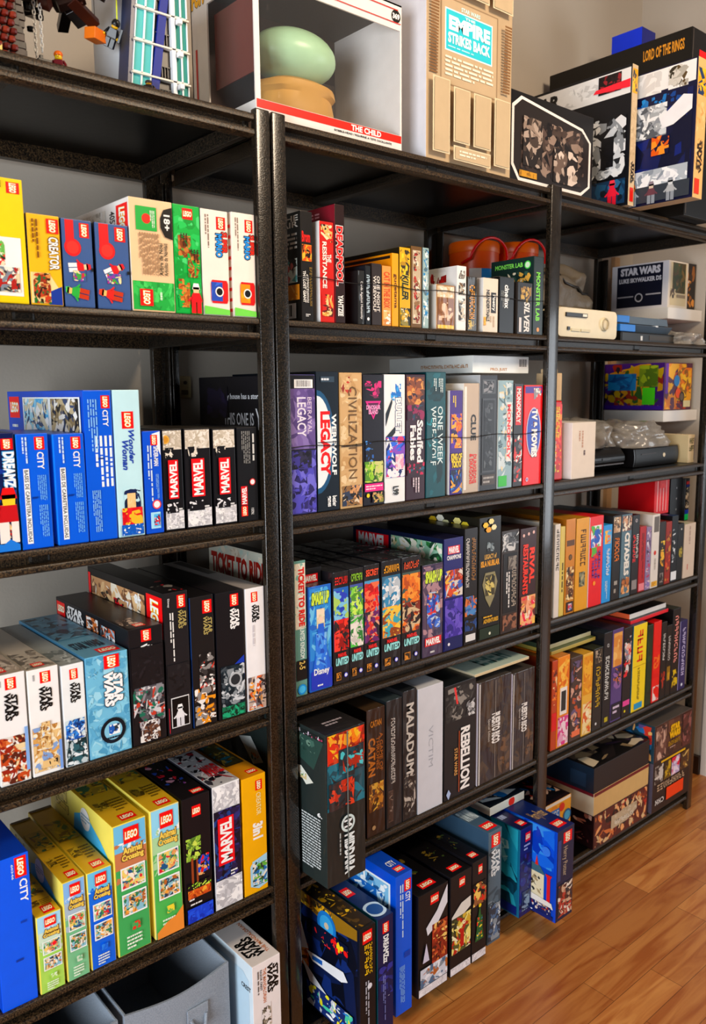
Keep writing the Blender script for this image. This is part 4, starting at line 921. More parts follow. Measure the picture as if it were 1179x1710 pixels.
B4 = 'large games on the fifth shelf of the middle bay'
game('huge wrapped black game box jutting out of the shelf, with fire and teal beast art', B4, (0.0708, 0.1658, -0.0750, 0.4164, 0.7187), 0.37, '1c2424', '26302f', '1c1a1a', 'wrap', art=[
    ('P', 'F', .02, .50, .98, .99, '12505c 1c7080 0e3a44 2a2c30 184c58', 22, .3), ('P', 'F', .03, .80, .98, .99, 'b84818 e88020 f0b030 c83818 e8a040 8a2c14', 26, .25), ('P', 'F', .05, .50, .7, .68, '1c3038 a8341c 3a2a2c 1c1c20 c84828', 14, .25), ('P', 'F', .3, .72, .95, .88, '1c2c34 2a8c98 58b8c0 0e4450 983018', 14, .25),
    ('C', 'F', .52, .385, .017, 'c8d8d8', '1c2424'), ('T', 'F', 'M', .42, .36, .62, .41, 'e8eef0', -90, .04), ('T', 'F', 'MIDDARA', .42, .05, .68, .315, 'dfe8ea', -90, .05), ('S', 'F', .28, .10, .34, .34, 'a8b0b0', 1, True),
    ('R', 'F', .5, .02, .53, .99, '6a7474'),
    ('Q', 'L', [(.70, .985), (.985, .95), (.90, .74), (.68, .82)], '2f4a44'), ('P', 'L', .73, .84, .92, .93, '2f4a44 4a6a60 24403a 6a8478', 9, .3), ('P', 'L', .78, .945, .985, .975, '1c2424 c8b8c8 a84868 88a8b8 d8d8e0', 8, .35),
    ('Q', 'L', [(.74, .715), (.80, .73), (.90, .655), (.84, .62)], 'd8dcd0'), ('P', 'L', .79, .65, .845, .69, 'c8b890 6a8858 d8dcd0', 4, .4), ('T', 'L', '6.', .93, .45, .97, .48, 'e8ecec', 0, .04), ('S', 'L', .80, .08, .955, .44, 'c4cccc', 19, False),
    ('Q', 'L', [(.22, .70), (.34, .74), (.46, .60), (.36, .55)], 'd8dcd8'), ('P', 'L', .34, .58, .42, .64, 'd8dcd8 c88838 4a8a98', 4, .4), ('S', 'L', .26, .45, .44, .52, 'c4cccc', 2, False),
    ('S', 'T', .3, .08, .8, .14, 'a8a0a4', 2, False)])
game('brown wrapped game box with dark gold two-line title and a glowing picture', B4, (0.2420, 0.2930, 0.0060, 0.4164, 0.6951), 0.29, '3a2618', '241812', '4a3a28', 'wrap', art=[
    ('T', 'F', 'A GAME OF\nTHRONES', .52, .50, .88, .80, 'a86c30', -90, .02), ('T', 'F', 'CATAN', .08, .48, .46, .78, 'c07c34', -90, .04), ('T', 'F', 'CATAN', .2, .86, .8, .91, 'c88838', 0, .03), ('P', 'F', .1, .20, .9, .42, '6a4420 c88c38 e8b858 8a5c28 4a3018', 18, .3), ('C', 'F', .35, .07, .005, 'b89c78')])
game('dark charcoal game box with a fine sideways line of capitals', B4, (0.2973, 0.3424, 0.0060, 0.4164, 0.7009), 0.30, '242224', '2c3438', '3a4448', 'wrap', art=[
    ('Y', 'F', .3, .35, .55, .86, 'd8d4d0', 24, True), ('R', 'F', .1, .05, .42, .3, '5a4a44'), ('P', 'F', .12, .06, .4, .29, '4a3a34 8a7c74 2a2422', 8, .35)])
game('black game box with large silver capitals and a ghostly picture below', B4, (0.3450, 0.3862, 0.0060, 0.4164, 0.7096), 0.30, '201e1f', '2a2a2c', '26292c', 'wrap', art=[
    ('T', 'F', 'MALADUM', .25, .36, .80, .90, 'c4bfb8', -90, .03), ('P', 'F', .08, .04, .92, .36, '201e1f 8a847c 4a4642 b8b0a8 2c2a2a', 22, .25)])
game('plain pale grey-white box with a faint sideways pencil-thin title', B4, (0.3907, 0.4692, 0.0060, 0.4164, 0.7034), 0.29, 'c9cad1', 'b4b6bc', 'c4c6cc', 'matte', art=[('T', 'F', 'VICTIM', .42, .35, .60, .68, 'a4a6ae', -90, .0)])
game('large black game box with stacked white title and a red streak', B4, (0.4740, 0.5794, 0.0060, 0.4164, 0.6880), 0.30, '221f1e', '1c1a1a', '1e2224', art=[
    ('P', 'F', .03, .68, .97, .97, '221f1e 4a4846 8a8680 2a2828 343230', 24, .25), ('Q', 'F', [(.28, .97), (.34, .97), (.42, .82), (.37, .82)], 'd84848'), ('P', 'F', .68, .68, .97, .82, '221f1e c8c8c8 8a8a8c 3a3838', 12, .3),
    ('T', 'F', 'REBELLION', .50, .05, .80, .60, 'f0ece8', -90, .04), ('R', 'F', .44, .04, .465, .58, 'a85830'), ('T', 'F', 'STAR WARS', .30, .2, .40, .44, 'c89860', -90, .02), ('Q', 'F', [(.05, .06), (.12, .10), (.19, .06), (.12, .01)], 'a8b8d8')])
for (lab, pos_, x) in (('dark bronze wrapped game box with white sideways title and a pale stripe at its left', (0.5876, 0.7075, 0.0060, 0.4164, 0.6684), .16),
                       ('dark bronze wrapped game box with white sideways title, next to the post', (0.7129, 0.8000, 0.0060, 0.4164, 0.6616), .1)):
    game(lab, B4, pos_, 0.29, '3a2c24', 'c8c0c8', '4a4440', 'wrap', art=[
        ('P', 'F', .02, .01, .98, .99, '33261f 3f3126 2a2020 4a3a28 2c2228', 24, .3), ('P', 'F', .6, .02, .98, .4, '3a2c24 5c4834 6a5038 453424', 8, .35), ('T', 'F', 'PUERTO RICO', .40, .36, .66, .66, 'e8e4e0', -90, .05), ('T', 'F', 'Special Edition', .27, .40, .36, .62, 'c8c0b8', -90, .0), ('R', 'F', .50, .02, .515, .98, '8a8078'),
        ('R', 'F', .012, .01, .05, .99, 'c8c4c0')])

B5 = 'toy boxes on the lowest shelf of the middle bay'
toy('large space-themed box at the post foot, with a shuttle on its left side', B5, (0.1227, 0.1628, -0.1050, 0.0704, 0.3229), 0.33, '17161a', '0f1626', '2a2620', art=[
    ('LG', 'F', .18, .87, .78, .97, 0), ('Y', 'F', .30, .60, .55, .86, 'e8b830', 5, True), ('Y', 'F', .60, .60, .78, .86, 'e8b830', 9, True), ('S', 'F', .3, .1, .6, .55, 'a8a8b0', 2, True), ('C', 'F', .6, .5, .006, 'd8d8e0'),
    ('P', 'L', .25, .05, .98, .95, '0f1a34 142448 0a1020 1c3468', 14, .3), ('Q', 'L', [(.28, .99), (.98, .99), (.98, .90), (.72, .84), (.28, .93)], '8a6c24'), ('P', 'L', .3, .88, .75, .99, '6a5428 c89828 e8c040 3a3020 a87428', 20, .3),
    ('C', 'L', .70, .84, .030, '2a78b8', '489cd0'), ('C', 'L', .70, .84, .007, 'c8b8a0'), ('P', 'L', .55, .66, .9, .80, '0f1a34 d82828 f0c830 e83838', 9, .2),
    ('Q', 'L', [(.28, .55), (.42, .58), (.50, .40), (.36, .34)], 'd0783c'), ('P', 'L', .28, .34, .52, .56, '8a4c28 c87438 e09858 5a3420', 14, .25), ('Q', 'L', [(.40, .74), (.44, .74), (.52, .52), (.44, .48)], 'e8ecf0'),
    ('Q', 'L', [(.50, .50), (.86, .56), (.90, .50), (.84, .46), (.56, .44)], 'e8ecf0'), ('Q', 'L', [(.56, .49), (.66, .51), (.66, .47), (.56, .455)], '2a68b0'), ('Q', 'L', [(.45, .40), (.60, .30), (.96, .08), (.90, .04), (.55, .2)], 'dfe4ea'), ('P', 'L', .5, .04, .95, .24, '24386c f0f4f8 c8ccd4 3a80c8 58c0a0 e8e040', 20, .2),
    ('P', 'T', .05, .02, .95, .9, '3a3020 c89828 8a6c24 5a4828 e8c040', 24, .18)])
toy('dark blue box with teal left edge, second from the post on the lowest shelf', B5, (0.1730, 0.2149, -0.1000, 0.0704, 0.3183), 0.31, '1a2048', '2a8090', '1c3058', art=[
    ('LG', 'F', .32, .86, .72, .95, -90), ('T', 'F', 'DREAMZzz', .36, .60, .70, .84, 'f0f4fa', -90, .04), ('C', 'F', .7, .32, .006, 'e8e8f0'), ('P', 'F', .05, .3, .95, .58, '1a2048 2c3470 3a3c88', 8, .3), ('S', 'F', .3, .1, .5, .5, '7a80b0', 2, True), ('C', 'T', .5, .10, .024, 'c8e0f0', '2a5488'), ('LG', 'T', .1, .3, .6, .4, 0)])
toy('bright blue box with a police truck on its left side, standing third', B5, (0.2319, 0.2775, -0.0900, 0.0704, 0.3795), 0.26, '0e5cc4', '0c54b8', '0e4ca8', art=[
    ('LG', 'F', .52, .87, .92, .95, -90), ('T', 'F', 'CITY', .58, .79, .88, .86, 'f4f8ff', -90, .02), ('S', 'F', .22, .55, .48, .93, 'c8dcf8', 2, True), ('S', 'F', .2, .08, .55, .35, '88b0ec', 5, True), ('R', 'F', .5, .40, .85, .44, '0c4498'),
    ('R', 'L', .30, .60, .94, .93, 'e8eef4'), ('P', 'L', .33, .615, .92, .915, '88b8d8 2a5c88 c8dce8 1c3c5c 6aa0c8 f0f4f8', 30, .22), ('P', 'L', .45, .66, .85, .84, '2868a8 1c4a80 e8f0f8 a8c8e0', 10, .25), ('LG', 'T', .35, .04, .8, .11, 0), ('T', 'T', 'CITY', .35, .13, .8, .2, 'f0f4fa', 0)])
for (lab, pos_, hx) in (('black box with a snowy log cabin in front and white brick band at its foot', (0.3010, 0.3904, -0.0850, 0.0704, 0.3042), 0),
                        ('black box with a lit lantern shop in front and white brick band at its foot', (0.3988, 0.4666, -0.0850, 0.0704, 0.3059), 1),
                        ('black box with a decorated fir tree in front and white brick band at its foot', (0.4694, 0.5177, -0.0850, 0.0704, 0.3117), 2)):
    toy(lab, B5, pos_, 0.33, '161416', '1a181c', '121012', art=[
        ('LG', 'F', .40, .86, .68, .95, 0), ('R', 'F', .02, .01, .98, .085, 'dcd8dc'), ('P', 'F', .03, .012, .97, .083, 'dcd8dc c8c4c8 f0ecf0', 12, .35)] +
        [[('Q', 'F', [(.25, .66), (.62, .78), (.97, .98), (.97, .80), (.62, .64), (.3, .58)], 'd8d8e0'), ('P', 'F', .45, .25, .97, .66, '7a3020 a84830 c87848 4a2018 e8c078 8a3c28', 30, .2), ('P', 'F', .05, .10, .97, .28, 'c8ccd8 8a9098 5a7088 e8e8f0 a86838', 22, .22), ('Q', 'F', [(.12, .34), (.24, .52), (.34, .34)], 'c8c4d8')],
         [('Q', 'F', [(.05, .60), (.5, .70), (.95, .72), (.95, .62), (.5, .56), (.05, .50)], 'd8d4cc'), ('P', 'F', .05, .22, .95, .58, '5a5c38 c8a848 e8d888 3a3c28 a83828 f0e8c0', 28, .22), ('R', 'F', .45, .26, .62, .44, 'a82820')],
         [('P', 'F', .05, .56, .95, .78, '161416 c83828 8a6040 e8c070', 12, .25), ('Q', 'F', [(.2, .2), (.8, .2), (.5, .56)], '2a5c34'), ('P', 'F', .3, .22, .7, .44, '2a5c34 e83838 f0d048 4a8cc8', 10, .2), ('C', 'F', .5, .55, .0045, 'f0c830')]][hx] +
        [('LG', 'T', .3, .04, .75, .10, 0), ('P', 'T', .3, .18, .8, .4, '121012 6a5c28 3a4828', 6, .2)])
toy('grey-blue starship box wedged between black and dark blue boxes', B5, (0.5405, 0.5869, -0.0700, 0.0704, 0.3488), 0.31, '5a6c78', '42586a', '4c6070', art=[
    ('P', 'F', .03, .02, .97, .98, '5a6c78 44545e 7a8a94 3a444c', 20, .25), ('LG', 'F', .2, .86, .85, .97, -90), ('T', 'F', 'STAR\nWARS', .2, .60, .85, .84, 'd8e0e4', -90, .05, None, .15), ('P', 'F', .05, .03, .95, .35, '3a4450 8a949c c0c8cc 58708c', 14, .25),
    ('LG', 'T', .15, .03, .9, .12, 0), ('T', 'T', 'STAR WARS', .1, .2, .9, .35, 'c8d8e0', 0, .05), ('P', 'T', .05, .4, .95, .95, '4c6070 2c3c4c 7a94a4', 12, .2)])
toy('dark blue box with a misty teal scene on its left side', B5, (0.6761, 0.7222, -0.0550, 0.0704, 0.2988), 0.34, '1c2464', '1e6a84', '141c48', art=[
    ('P', 'F', .03, .01, .97, .7, '1c2464 2c3888 141a48 3c5c90', 14, .3), ('LG', 'F', .4, .84, .82, .94, 0), ('S', 'F', .3, .74, .8, .82, 'a8b8e8', 2, False), ('P', 'F', .2, .06, .9, .28, '3a4c70 8aa0b8 1c2448', 8, .3),
    ('P', 'L', .2, .05, .98, .99, '1f7088 2a8ca4 185468 144050 3aa4b8', 24, .35), ('R', 'L', .2, .02, .98, .12, '142c70'), ('P', 'L', .6, .55, .92, .82, '2a8ca4 a8dce0 78c0cc 58a8b8', 8, .3), ('P', 'L', .35, .3, .7, .55, '1f7088 14303c 0e2430', 8, .3),
    ('LG', 'T', .4, .03, .85, .1, 0), ('S', 'T', .1, .15, .8, .25, 'a8b4d8', 1, False), ('P', 'T', .2, .5, .8, .9, '141c48 c8a878 141c48', 5, .1)])
toy('dark blue box with a castle under a bright blue sky, nearest the oak floor', B5, (0.7260, 0.7938, -0.1250, 0.0704, 0.3035), 0.40, '1a2040', '1450b8', '14285a', art=[
    ('LG', 'F', .35, .84, .85, .96, -90), ('T', 'F', 'Harry Potter', .3, .48, .62, .80, 'b8a890', -90, .0), ('R', 'F', .03, .45, .22, .9, '3a4878'), ('P', 'F', .1, .04, .95, .40, '3a3438 a84838 c8a890 e8dcd0 5a3020', 20, .25),
    ('P', 'L', .5, .55, .98, .99, '1858c8 2a70d8 1044a8 4890e0', 16, .4), ('P', 'L', .45, .12, .55, .4, '1858c8 2a5a48 c8b890 1c3c30', 10, .2), ('Q', 'L', [(0.757, .20), (0.913, .20), (0.913, .47), (0.757, .47)], 'e4d8b8'), ('Q', 'L', [(0.745, .47), (0.925, .47), (0.877, .56), (0.793, .56)], '4a6a78'), ('Q', 'L', [(0.775, .50), (0.793, .50), (0.793, .74), (0.784, .80), (0.775, .74)], 'efe6d2'), ('Q', 'L', [(0.847, .55), (0.871, .55), (0.859, .66)], 'c83828'),
    ('P', 'L', 0.775, .24, 0.895, .44, 'e4d8b8 6a6048 f4ecd8 a89878 3a3c38', 12, .2), ('Q', 'L', [(0.937, .14), (0.961, .14), (0.961, .46), (0.973, .50), (0.925, .50), (0.937, .46)], 'c82c38'), ('Q', 'L', [(0.745, .20), (0.925, .20), (0.949, .14), (0.769, .14)], 'c8b090'), ('Q', 'L', [(0.781, .14), (0.985, .14), (0.973, .20), (0.805, .22)], 'e8e4dc'),
    ('P', 'L', .72, .06, .97, .15, '1c2c60 c8a888 8a3828 d8d0c8 e8e4dc', 16, .2), ('R', 'L', .45, .015, .985, .06, '142c68'), ('S', 'L', .7, .025, .93, .05, 'e8ecf4', 1, False), ('C', 'L', .62, .04, .006, 'e8ecf4'), ('C', 'L', .93, .75, .012, '4a80e0'),
    ('LG', 'T', .3, .03, .8, .1, 0), ('T', 'T', 'Harry Potter', .2, .14, .85, .26, 'c8a878', 0, .0), ('P', 'T', .2, .4, .8, .6, '14285a c89c58', 5, .15)])
carton('magazine', 'glossy black and red magazine on top of the bronze game boxes', 'magazine', None, (0.60, 0.80, 0.09, 0.7055, 0.7110), 0.27, '3a1414', '8a8a8c', '201c1e', 'gloss', art=[('P', 'T', .05, .05, .95, .95, '201c1e 8a1c1c 3a3436 a82c24', 14, .2)], bev=.0006)
carton('envelope', 'large pale cream sheet-like folder lying across the bronze game boxes', 'folder', None, (0.575, 0.775, 0.006, 0.6860, 0.6930), 0.26, 'c8b898', 'b8ac94', 'b8c8be', 'gloss', art=[('Y', 'T', .3, .1, .85, .35, '6a8a84', 4, False), ('P', 'T', .05, .3, .5, .8, 'a8c8c0 58847c 7aa49c c8dcd4', 10, .25)], bev=.0008)

# ------------------------------------------------------------------ right bay
C3 = 'game spines on the fourth shelf of the right bay'
for (lab, pos_, dp, cF, cL, cT, art) in (
        ('slim white game box with thin dark capitals, hard against the post', (0.8708, 0.8914, 0.0060, 0.7697, 1.0083), .2, 'd8d0c8', 'e0dcd4', 'c8b8a0', [('Y', 'F', .25, .5, .75, .95, '4a4640', 9, True)]),
        ('very thin cream-yellow spine beside the slim white one', (0.8935, 0.9118, 0.0060, 0.7697, 0.9997), .2, 'c8b468', 'b8a458', 'c8b468', [('S', 'F', .3, .05, .8, .6, '4a4020', 1, True)]),
        ('amber game box with a dark round seal and brown figures', (0.9152, 0.9560, 0.0060, 0.7697, 1.0154), .24, 'b87c1c', '8a5c18', 'a87828', [('R', 'F', .1, .72, .9, .78, '5a3c14'), ('C', 'F', .5, .60, .0075, '2a2010', '6a5018'), ('P', 'F', .1, .15, .9, .5, '8a5c24 d8b888 5a3818 e8d0a0 3a2814', 18, .3), ('R', 'F', .15, .02, .9, .13, '2c1c1c'), ('P', 'F', .35, .04, .75, .11, 'd8c8d0 c84858 6878a8', 4, .4)]),
        ('mustard game box with brown spine lettering and a framed picture', (0.9595, 1.0164, 0.0060, 0.7697, 1.0122), .24, 'cc9420', '8a6418', 'b88828', [('Y', 'F', .35, .48, .75, .88, '5a3c10', 8, True), ('P', 'F', .3, .26, .75, .42, '3a3c30 7a7c68 a89c78', 9, .3)]),
        ('scarlet and pink game box with a white curved letter', (1.0200, 1.0819, 0.0060, 0.7697, 1.0103), .24, 'cc1c28', 'e8dce0', 'd83438', [('P', 'F', .08, .66, .85, .90, 'e8e8e8 3a70b8 58a858 e8e8f0 d83838', 12, .3), ('T', 'F', 'S', .3, .70, .75, .86, '2a60b0', 0, .08), ('Y', 'F', .22, .3, .8, .62, '6a3c88', 8, True), ('C', 'F', .4, .26, .006, 'e89028'), ('P', 'F', .1, .56, .5, .66, 'cc1c28 58a040', 4, .4)]),
        ('sky blue game box with a yellow-orange corner picture', (1.0841, 1.1251, 0.0060, 0.7697, 0.9811), .22, '2a90d0', '1c70a8', '3a98d0', [('P', 'F', .15, .76, .85, .93, 'e8b038 d87828 58a8d8', 6, .35), ('Y', 'F', .4, .35, .75, .70, 'e8f0f4', 8, True), ('S', 'F', .3, .05, .6, .28, 'c8e0e8', 2, True)]),
        ('black game box with orange sideways title and pale figures above', (1.1288, 1.1678, 0.0060, 0.7697, 1.0019), .24, '16120f', '24201e', '2c2826', [('P', 'F', .08, .80, .92, .98, 'a8886c e8dcc8 5a4838 c8a888', 12, .3), ('Y', 'F', .25, .46, .8, .74, 'e88020', 7, True), ('S', 'F', .3, .06, .7, .25, 'a8a49c', 2, False)]),
        ('slate blue game box with tall white capitals and a figure below', (1.1716, 1.2224, 0.0060, 0.7697, 1.0007), .24, '58707c', '3a4850', '4a5c68', [('P', 'F', .05, .8, .95, .98, '7a5850 c89c80 e8dcc8 4a3c3c', 12, .3), ('T', 'F', 'CITADELS', .3, .26, .8, .78, 'e4e0d8', -90, .06), ('P', 'F', .1, .04, .9, .24, '58707c a86c3c d8a070 5a3c2c', 10, .3)]),
        ('black and red game box with white and red paired title', (1.2263, 1.2629, 0.0060, 0.7697, 0.9933), .23, '1c1618', '141214', '241c1e', [('C', 'F', .5, .93, .005, 'd8d0d0', '6a6468'), ('Y', 'F', .15, .40, .5, .76, 'e04848', 6, True), ('Y', 'F', .58, .45, .85, .76, 'e8e4e0', 6, True), ('R', 'F', .1, .06, .8, .18, '8a8484')]),
        ('crimson book-like game box with a paler foot', (1.2669, 1.2995, 0.0060, 0.7697, 0.9570), .22, '9c1420', '7a1018', '8a3c28', [('S', 'F', .3, .2, .7, .9, '5a0c14', 2, True), ('R', 'F', .05, .02, .95, .13, 'd88890')]),
        ('mauve game box with mottled pale print', (1.3019, 1.3287, 0.0060, 0.7697, 0.9513), .22, '8a7c9c', '6a5c78', '8a7c98', [('P', 'F', .1, .2, .9, .95, '8a7c9c d8d0dc 4a3c58 a84868', 20, .3), ('P', 'F', .1, .03, .9, .15, 'd8c0c8 8878a8', 4, .4)]),
        ('white game box with a red dot and golden foot', (1.3327, 1.3716, 0.0060, 0.7697, 0.9838), .26, 'd8d2cc', 'c8c0b8', 'c8c4bc', [('R', 'F', .2, .76, .9, .97, '6a6460'), ('C', 'F', .45, .48, .0065, 'b83828'), ('P', 'F', .1, .02, .9, .09, 'd8a838 b88828', 4, .4), ('S', 'F', .3, .15, .7, .4, 'a8a098', 1, True)]),
        ('dark brown game box with a golden streak', (1.3758, 1.4071, 0.0060, 0.7697, 0.9584), .22, '2a201c', '1c1614', '342822', [('P', 'F', .2, .3, .9, .7, '2a201c d8a028 e8c048 5a3c20', 9, .4), ('P', 'F', .2, .05, .8, .2, '8a8480 2a201c', 4, .4)]),
        ('rust red game box with brown patches', (1.4096, 1.4414, 0.0060, 0.7697, 0.9547), .22, '8a2c18', '5a1c10', '7a2c1c', [('P', 'F', .1, .05, .9, .9, '8a2c18 c85828 5a2010 b8843c', 14, .35)]),
        ('black game box with white figures and a white label at its foot', (1.4440, 1.4782, 0.0060, 0.7697, 0.9686), .22, '12161a', '0c1014', '1c3a5c', [('P', 'F', .1, .3, .6, .8, '12161a d8dce0 a8b0b8', 8, .35), ('R', 'F', .02, .03, .98, .16, 'e0e4e8')]),
        ('dark olive-marked black game box', (1.4808, 1.5140, 0.0060, 0.7697, 0.9414), .22, '14120f', '100e0c', '1c1a16', [('P', 'F', .2, .4, .8, .6, '14120f 7a7028 a8983c', 5, .4), ('C', 'F', .5, .9, .003, 'd8d4cc')]),
        ('cream box with fine red print, rightmost of its row', (1.5202, 1.5856, 0.0060, 0.7697, 0.9352), .22, 'c8b8a8', 'b8a898', 'c8b8a8', [('S', 'F', .35, .4, .6, .95, 'a89488', 1, True), ('S', 'F', .3, .08, .42, .25, 'b84848', 1, True)])):
    game(lab, C3, pos_, dp, cF, cL, cT, 'gloss', art)
CX = 'small boxes standing on top of the right bay games'
game('small striped red and pink box lying on the game tops', CX, (1.4156, 1.4975, 0.0500, 0.9694, 1.0800), .12, 'c81c28', 'a81820', '8a1820', art=[('R', 'F', .15, .08, .22, .9, 'f0a8a8'), ('R', 'F', .35, .08, .40, .9, 'f0a8a8'), ('R', 'F', .55, .08, .60, .9, 'f0b8b8'), ('R', 'F', .75, .08, .8, .9, 'f0a8a8'), ('P', 'F', .3, .7, .75, .95, 'd83838 c81c28', 4, .4)])
game('small black box with three grey dots on the game tops', CX, (1.5078, 1.5755, 0.0500, 0.9420, 1.0731), .12, '0f0d10', '0c0a0c', '141214', art=[('C', 'F', .5, .75, .003, '8a8a8c'), ('C', 'F', .5, .5, .003, '8a8a8c'), ('C', 'F', .5, .25, .003, '8a8a8c')])
game('small patterned box with a blue and bright green band on the game tops', CX, (1.5762, 1.6010, 0.0400, 0.9358, 1.0669), .12, '1c1a18', '141210', '1c1a18', art=[('R', 'F', .04, .02, .96, .16, '18b868'), ('R', 'F', .04, .16, .96, .26, '1c3c98'), ('P', 'F', .1, .3, .9, .78, '1c1a18 6a5c4c a89c88 c8b8a0', 12, .3), ('R', 'F', .1, .86, .9, .93, 'c83838'), ('R', 'F', .04, .8, .96, .85, '1c2c78')])

C4 = 'game spines on the fifth shelf of the right bay'
for (lab, pos_, dp, cF, cL, cT, art) in (
        ('narrow orange-red game box hard against the post', (0.8720, 0.8956, 0.0060, 0.4164, 0.6569), .2, 'a8481c', '7a3414', '8a4420', [('P', 'F', .1, .5, .9, .95, 'a8481c e8c8a0 d87828 5a2410', 10, .35), ('R', 'F', .05, .22, .95, .42, 'c01c20')]),
        ('orange, white and pink game box with a black plaque', (0.8977, 0.9482, 0.0060, 0.4164, 0.6606), .22, 'd88828', 'c87828', 'b87834', [('P', 'F', .05, .62, .95, .97, 'd88020 e8a040 c86c18 f0b860', 10, .4), ('R', 'F', .2, .36, .8, .66, 'e8e0d8'), ('R', 'F', .3, .40, .7, .62, '2a2826'), ('P', 'F', .05, .02, .95, .34, 'd8a0b8 b82c68 e8d0d8 c84888', 14, .35)]),
        ('brown and violet game box with small figures', (0.9530, 1.0053, 0.0060, 0.4164, 0.6466), .22, '4a3830', '3a2c28', '5a4c44', [('P', 'F', .05, .05, .95, .95, '4a3830 6a5c78 a85838 2a2830 c8a090', 26, .28), ('R', 'F', .2, .05, .9, .12, 'd87858')]),
        ('golden game box fading to cream', (1.0088, 1.0543, 0.0060, 0.4164, 0.6439), .22, 'd8a850', 'b88830', 'c89c48', [('P', 'F', .05, .5, .95, .97, 'd09028 e0a840 c88020', 8, .4), ('P', 'F', .05, .02, .95, .4, 'e8d0a0 d8b070 f0e0c0 c86838', 10, .35)]),
        ('dark game box with yellow sideways capitals', (1.0580, 1.1019, 0.0060, 0.4164, 0.6480), .22, '26221c', '1c1a16', '3a3c30', [('Y', 'F', .3, .28, .75, .78, 'b89828', 8, True), ('P', 'F', .15, .82, .85, .98, '5a5040 a89888 2a2620', 8, .35), ('C', 'F', .4, .08, .004, 'd8d8d8')]),
        ('black game box with white sideways capitals', (1.1056, 1.1448, 0.0060, 0.4164, 0.6830), .27, '18181a', '12141a', '2c343c', [('Y', 'F', .25, .28, .7, .75, 'd8d8d4', 11, True), ('C', 'F', .5, .86, .005, 'c8c8c8', '5a5a5c'), ('R', 'F', .3, .04, .7, .09, 'a89c28')]),
        ('purple game box with an orange arch and dark figure', (1.1471, 1.2010, 0.0060, 0.4164, 0.6831), .27, '5a4878', '3a3048', '3a3440', [('P', 'F', .1, .6, .9, .96, 'd8a060 e8b878 c88848', 6, .45), ('P', 'F', .1, .35, .9, .58, '5a4878 8a6898 c87840 2c2438', 12, .35), ('R', 'F', .04, .02, .96, .2, '1c1a2c'), ('S', 'F', .2, .08, .8, .18, 'd8c8e0', 2, False)]),
        ('black game box with white and red portrait patches', (1.2049, 1.2480, 0.0060, 0.4164, 0.6767), .27, '1c1618', '161214', '242024', [('P', 'F', .1, .45, .9, .9, '1c1618 d8d4d4 c83038 e8b8a8 8a8c98', 16, .32), ('R', 'F', .1, .12, .9, .18, 'd85898'), ('C', 'F', .35, .06, .004, 'd8c828')]),
        ('bright yellow game box with red sideways script and blue left edge', (1.2551, 1.3273, 0.0060, 0.4164, 0.6737), .27, 'ecc830', '1c5c6c', '24586c', [('Y', 'F', .3, .56, .7, .94, 'c82c18', 4, True), ('Y', 'F', .4, .12, .55, .5, '6a5818', 14, True), ('R', 'F', .2, .02, .8, .09, '2a90b8'), ('R', 'F', .04, .52, .96, .525, 'a88820')]),
        ('dark green cloth-like game box', (1.3314, 1.3624, 0.0060, 0.4164, 0.6604), .26, '1c3018', '142410', '1c2c18', [('P', 'F', .05, .05, .95, .95, '1c3018 24401c 141f10', 10, .3)]),
        ('red and orange game box with a white foot', (1.3666, 1.4085, 0.0060, 0.4164, 0.6626), .28, 'd02418', '9c1c1c', 'b81c20', [('P', 'F', .1, .3, .9, .7, 'd02418 e87028 c81c14', 8, .4), ('P', 'F', .1, .02, .9, .2, 'e8dcd8 d02418', 5, .4)]),
        ('thin black game box with white capitals, left of its near twin', (1.4127, 1.4416, 0.0060, 0.4164, 0.6536), .25, '1a1614', '141110', '241e1c', [('Y', 'F', .3, .5, .7, .85, 'd8d4d0', 9, True), ('P', 'F', .1, .1, .9, .35, '1a1614 a83820 7a2818', 7, .4)]),
        ('thin black game box with white capitals over an ochre patch', (1.4441, 1.4735, 0.0060, 0.4164, 0.6383), .25, '16130f', '141110', '1e1a16', [('Y', 'F', .3, .5, .7, .85, 'c8c4c0', 9, True), ('P', 'F', .2, .22, .8, .42, '8a6c18 b89028', 4, .4)]),
        ('black game box with a pink sideways title and yellow figure', (1.4761, 1.5205, 0.0060, 0.4164, 0.6820), .27, '14100f', '100d0c', '2c3430', [('Y', 'F', .28, .36, .72, .92, 'e89890', 9, True), ('P', 'F', .15, .06, .85, .28, '14100f c8a818 e0c838', 6, .35)]),
        ('lilac and navy game box, rightmost of its row', (1.5231, 1.5649, 0.0060, 0.4164, 0.6360), .25, '2c2858', 'a8a0c8', '3a3460', [('Y', 'F', .35, .2, .75, .9, 'c8c0e8', 11, True), ('C', 'F', .5, .07, .005, 'd8e0f0')])):
    game(lab, C4, pos_, dp, cF, cL, cT, 'gloss', art)
for (lab, p, dp, cF, cL, cT) in (
        ('flat olive-gold box lying on the orange and gold games', (0.90, 1.100, .03, .6610, .6710), .24, 'a89858', 'b8a860', '5a6440'),
        ('flat black box with pale rim on top of the olive one', (0.90, 1.100, .045, .6714, .6830), .22, 'c8c09c', '3c4838', '26302a'),
        ('flat black box with a crimson rim, directly on the yellow game', (1.26, 1.47, .02, .6742, .6850), .26, 'c82838', '8a2030', '1c1418'),
        ('flat box with a white and orange-red rim, topmost above the yellow game', (1.27, 1.4725, .03, .6854, .7000), .24, 'e8e4e0', 'd86a48', '1c1c20')):
    game(lab, 'boxes lying flat on the right bay games', p, dp, cF, cL, cT)

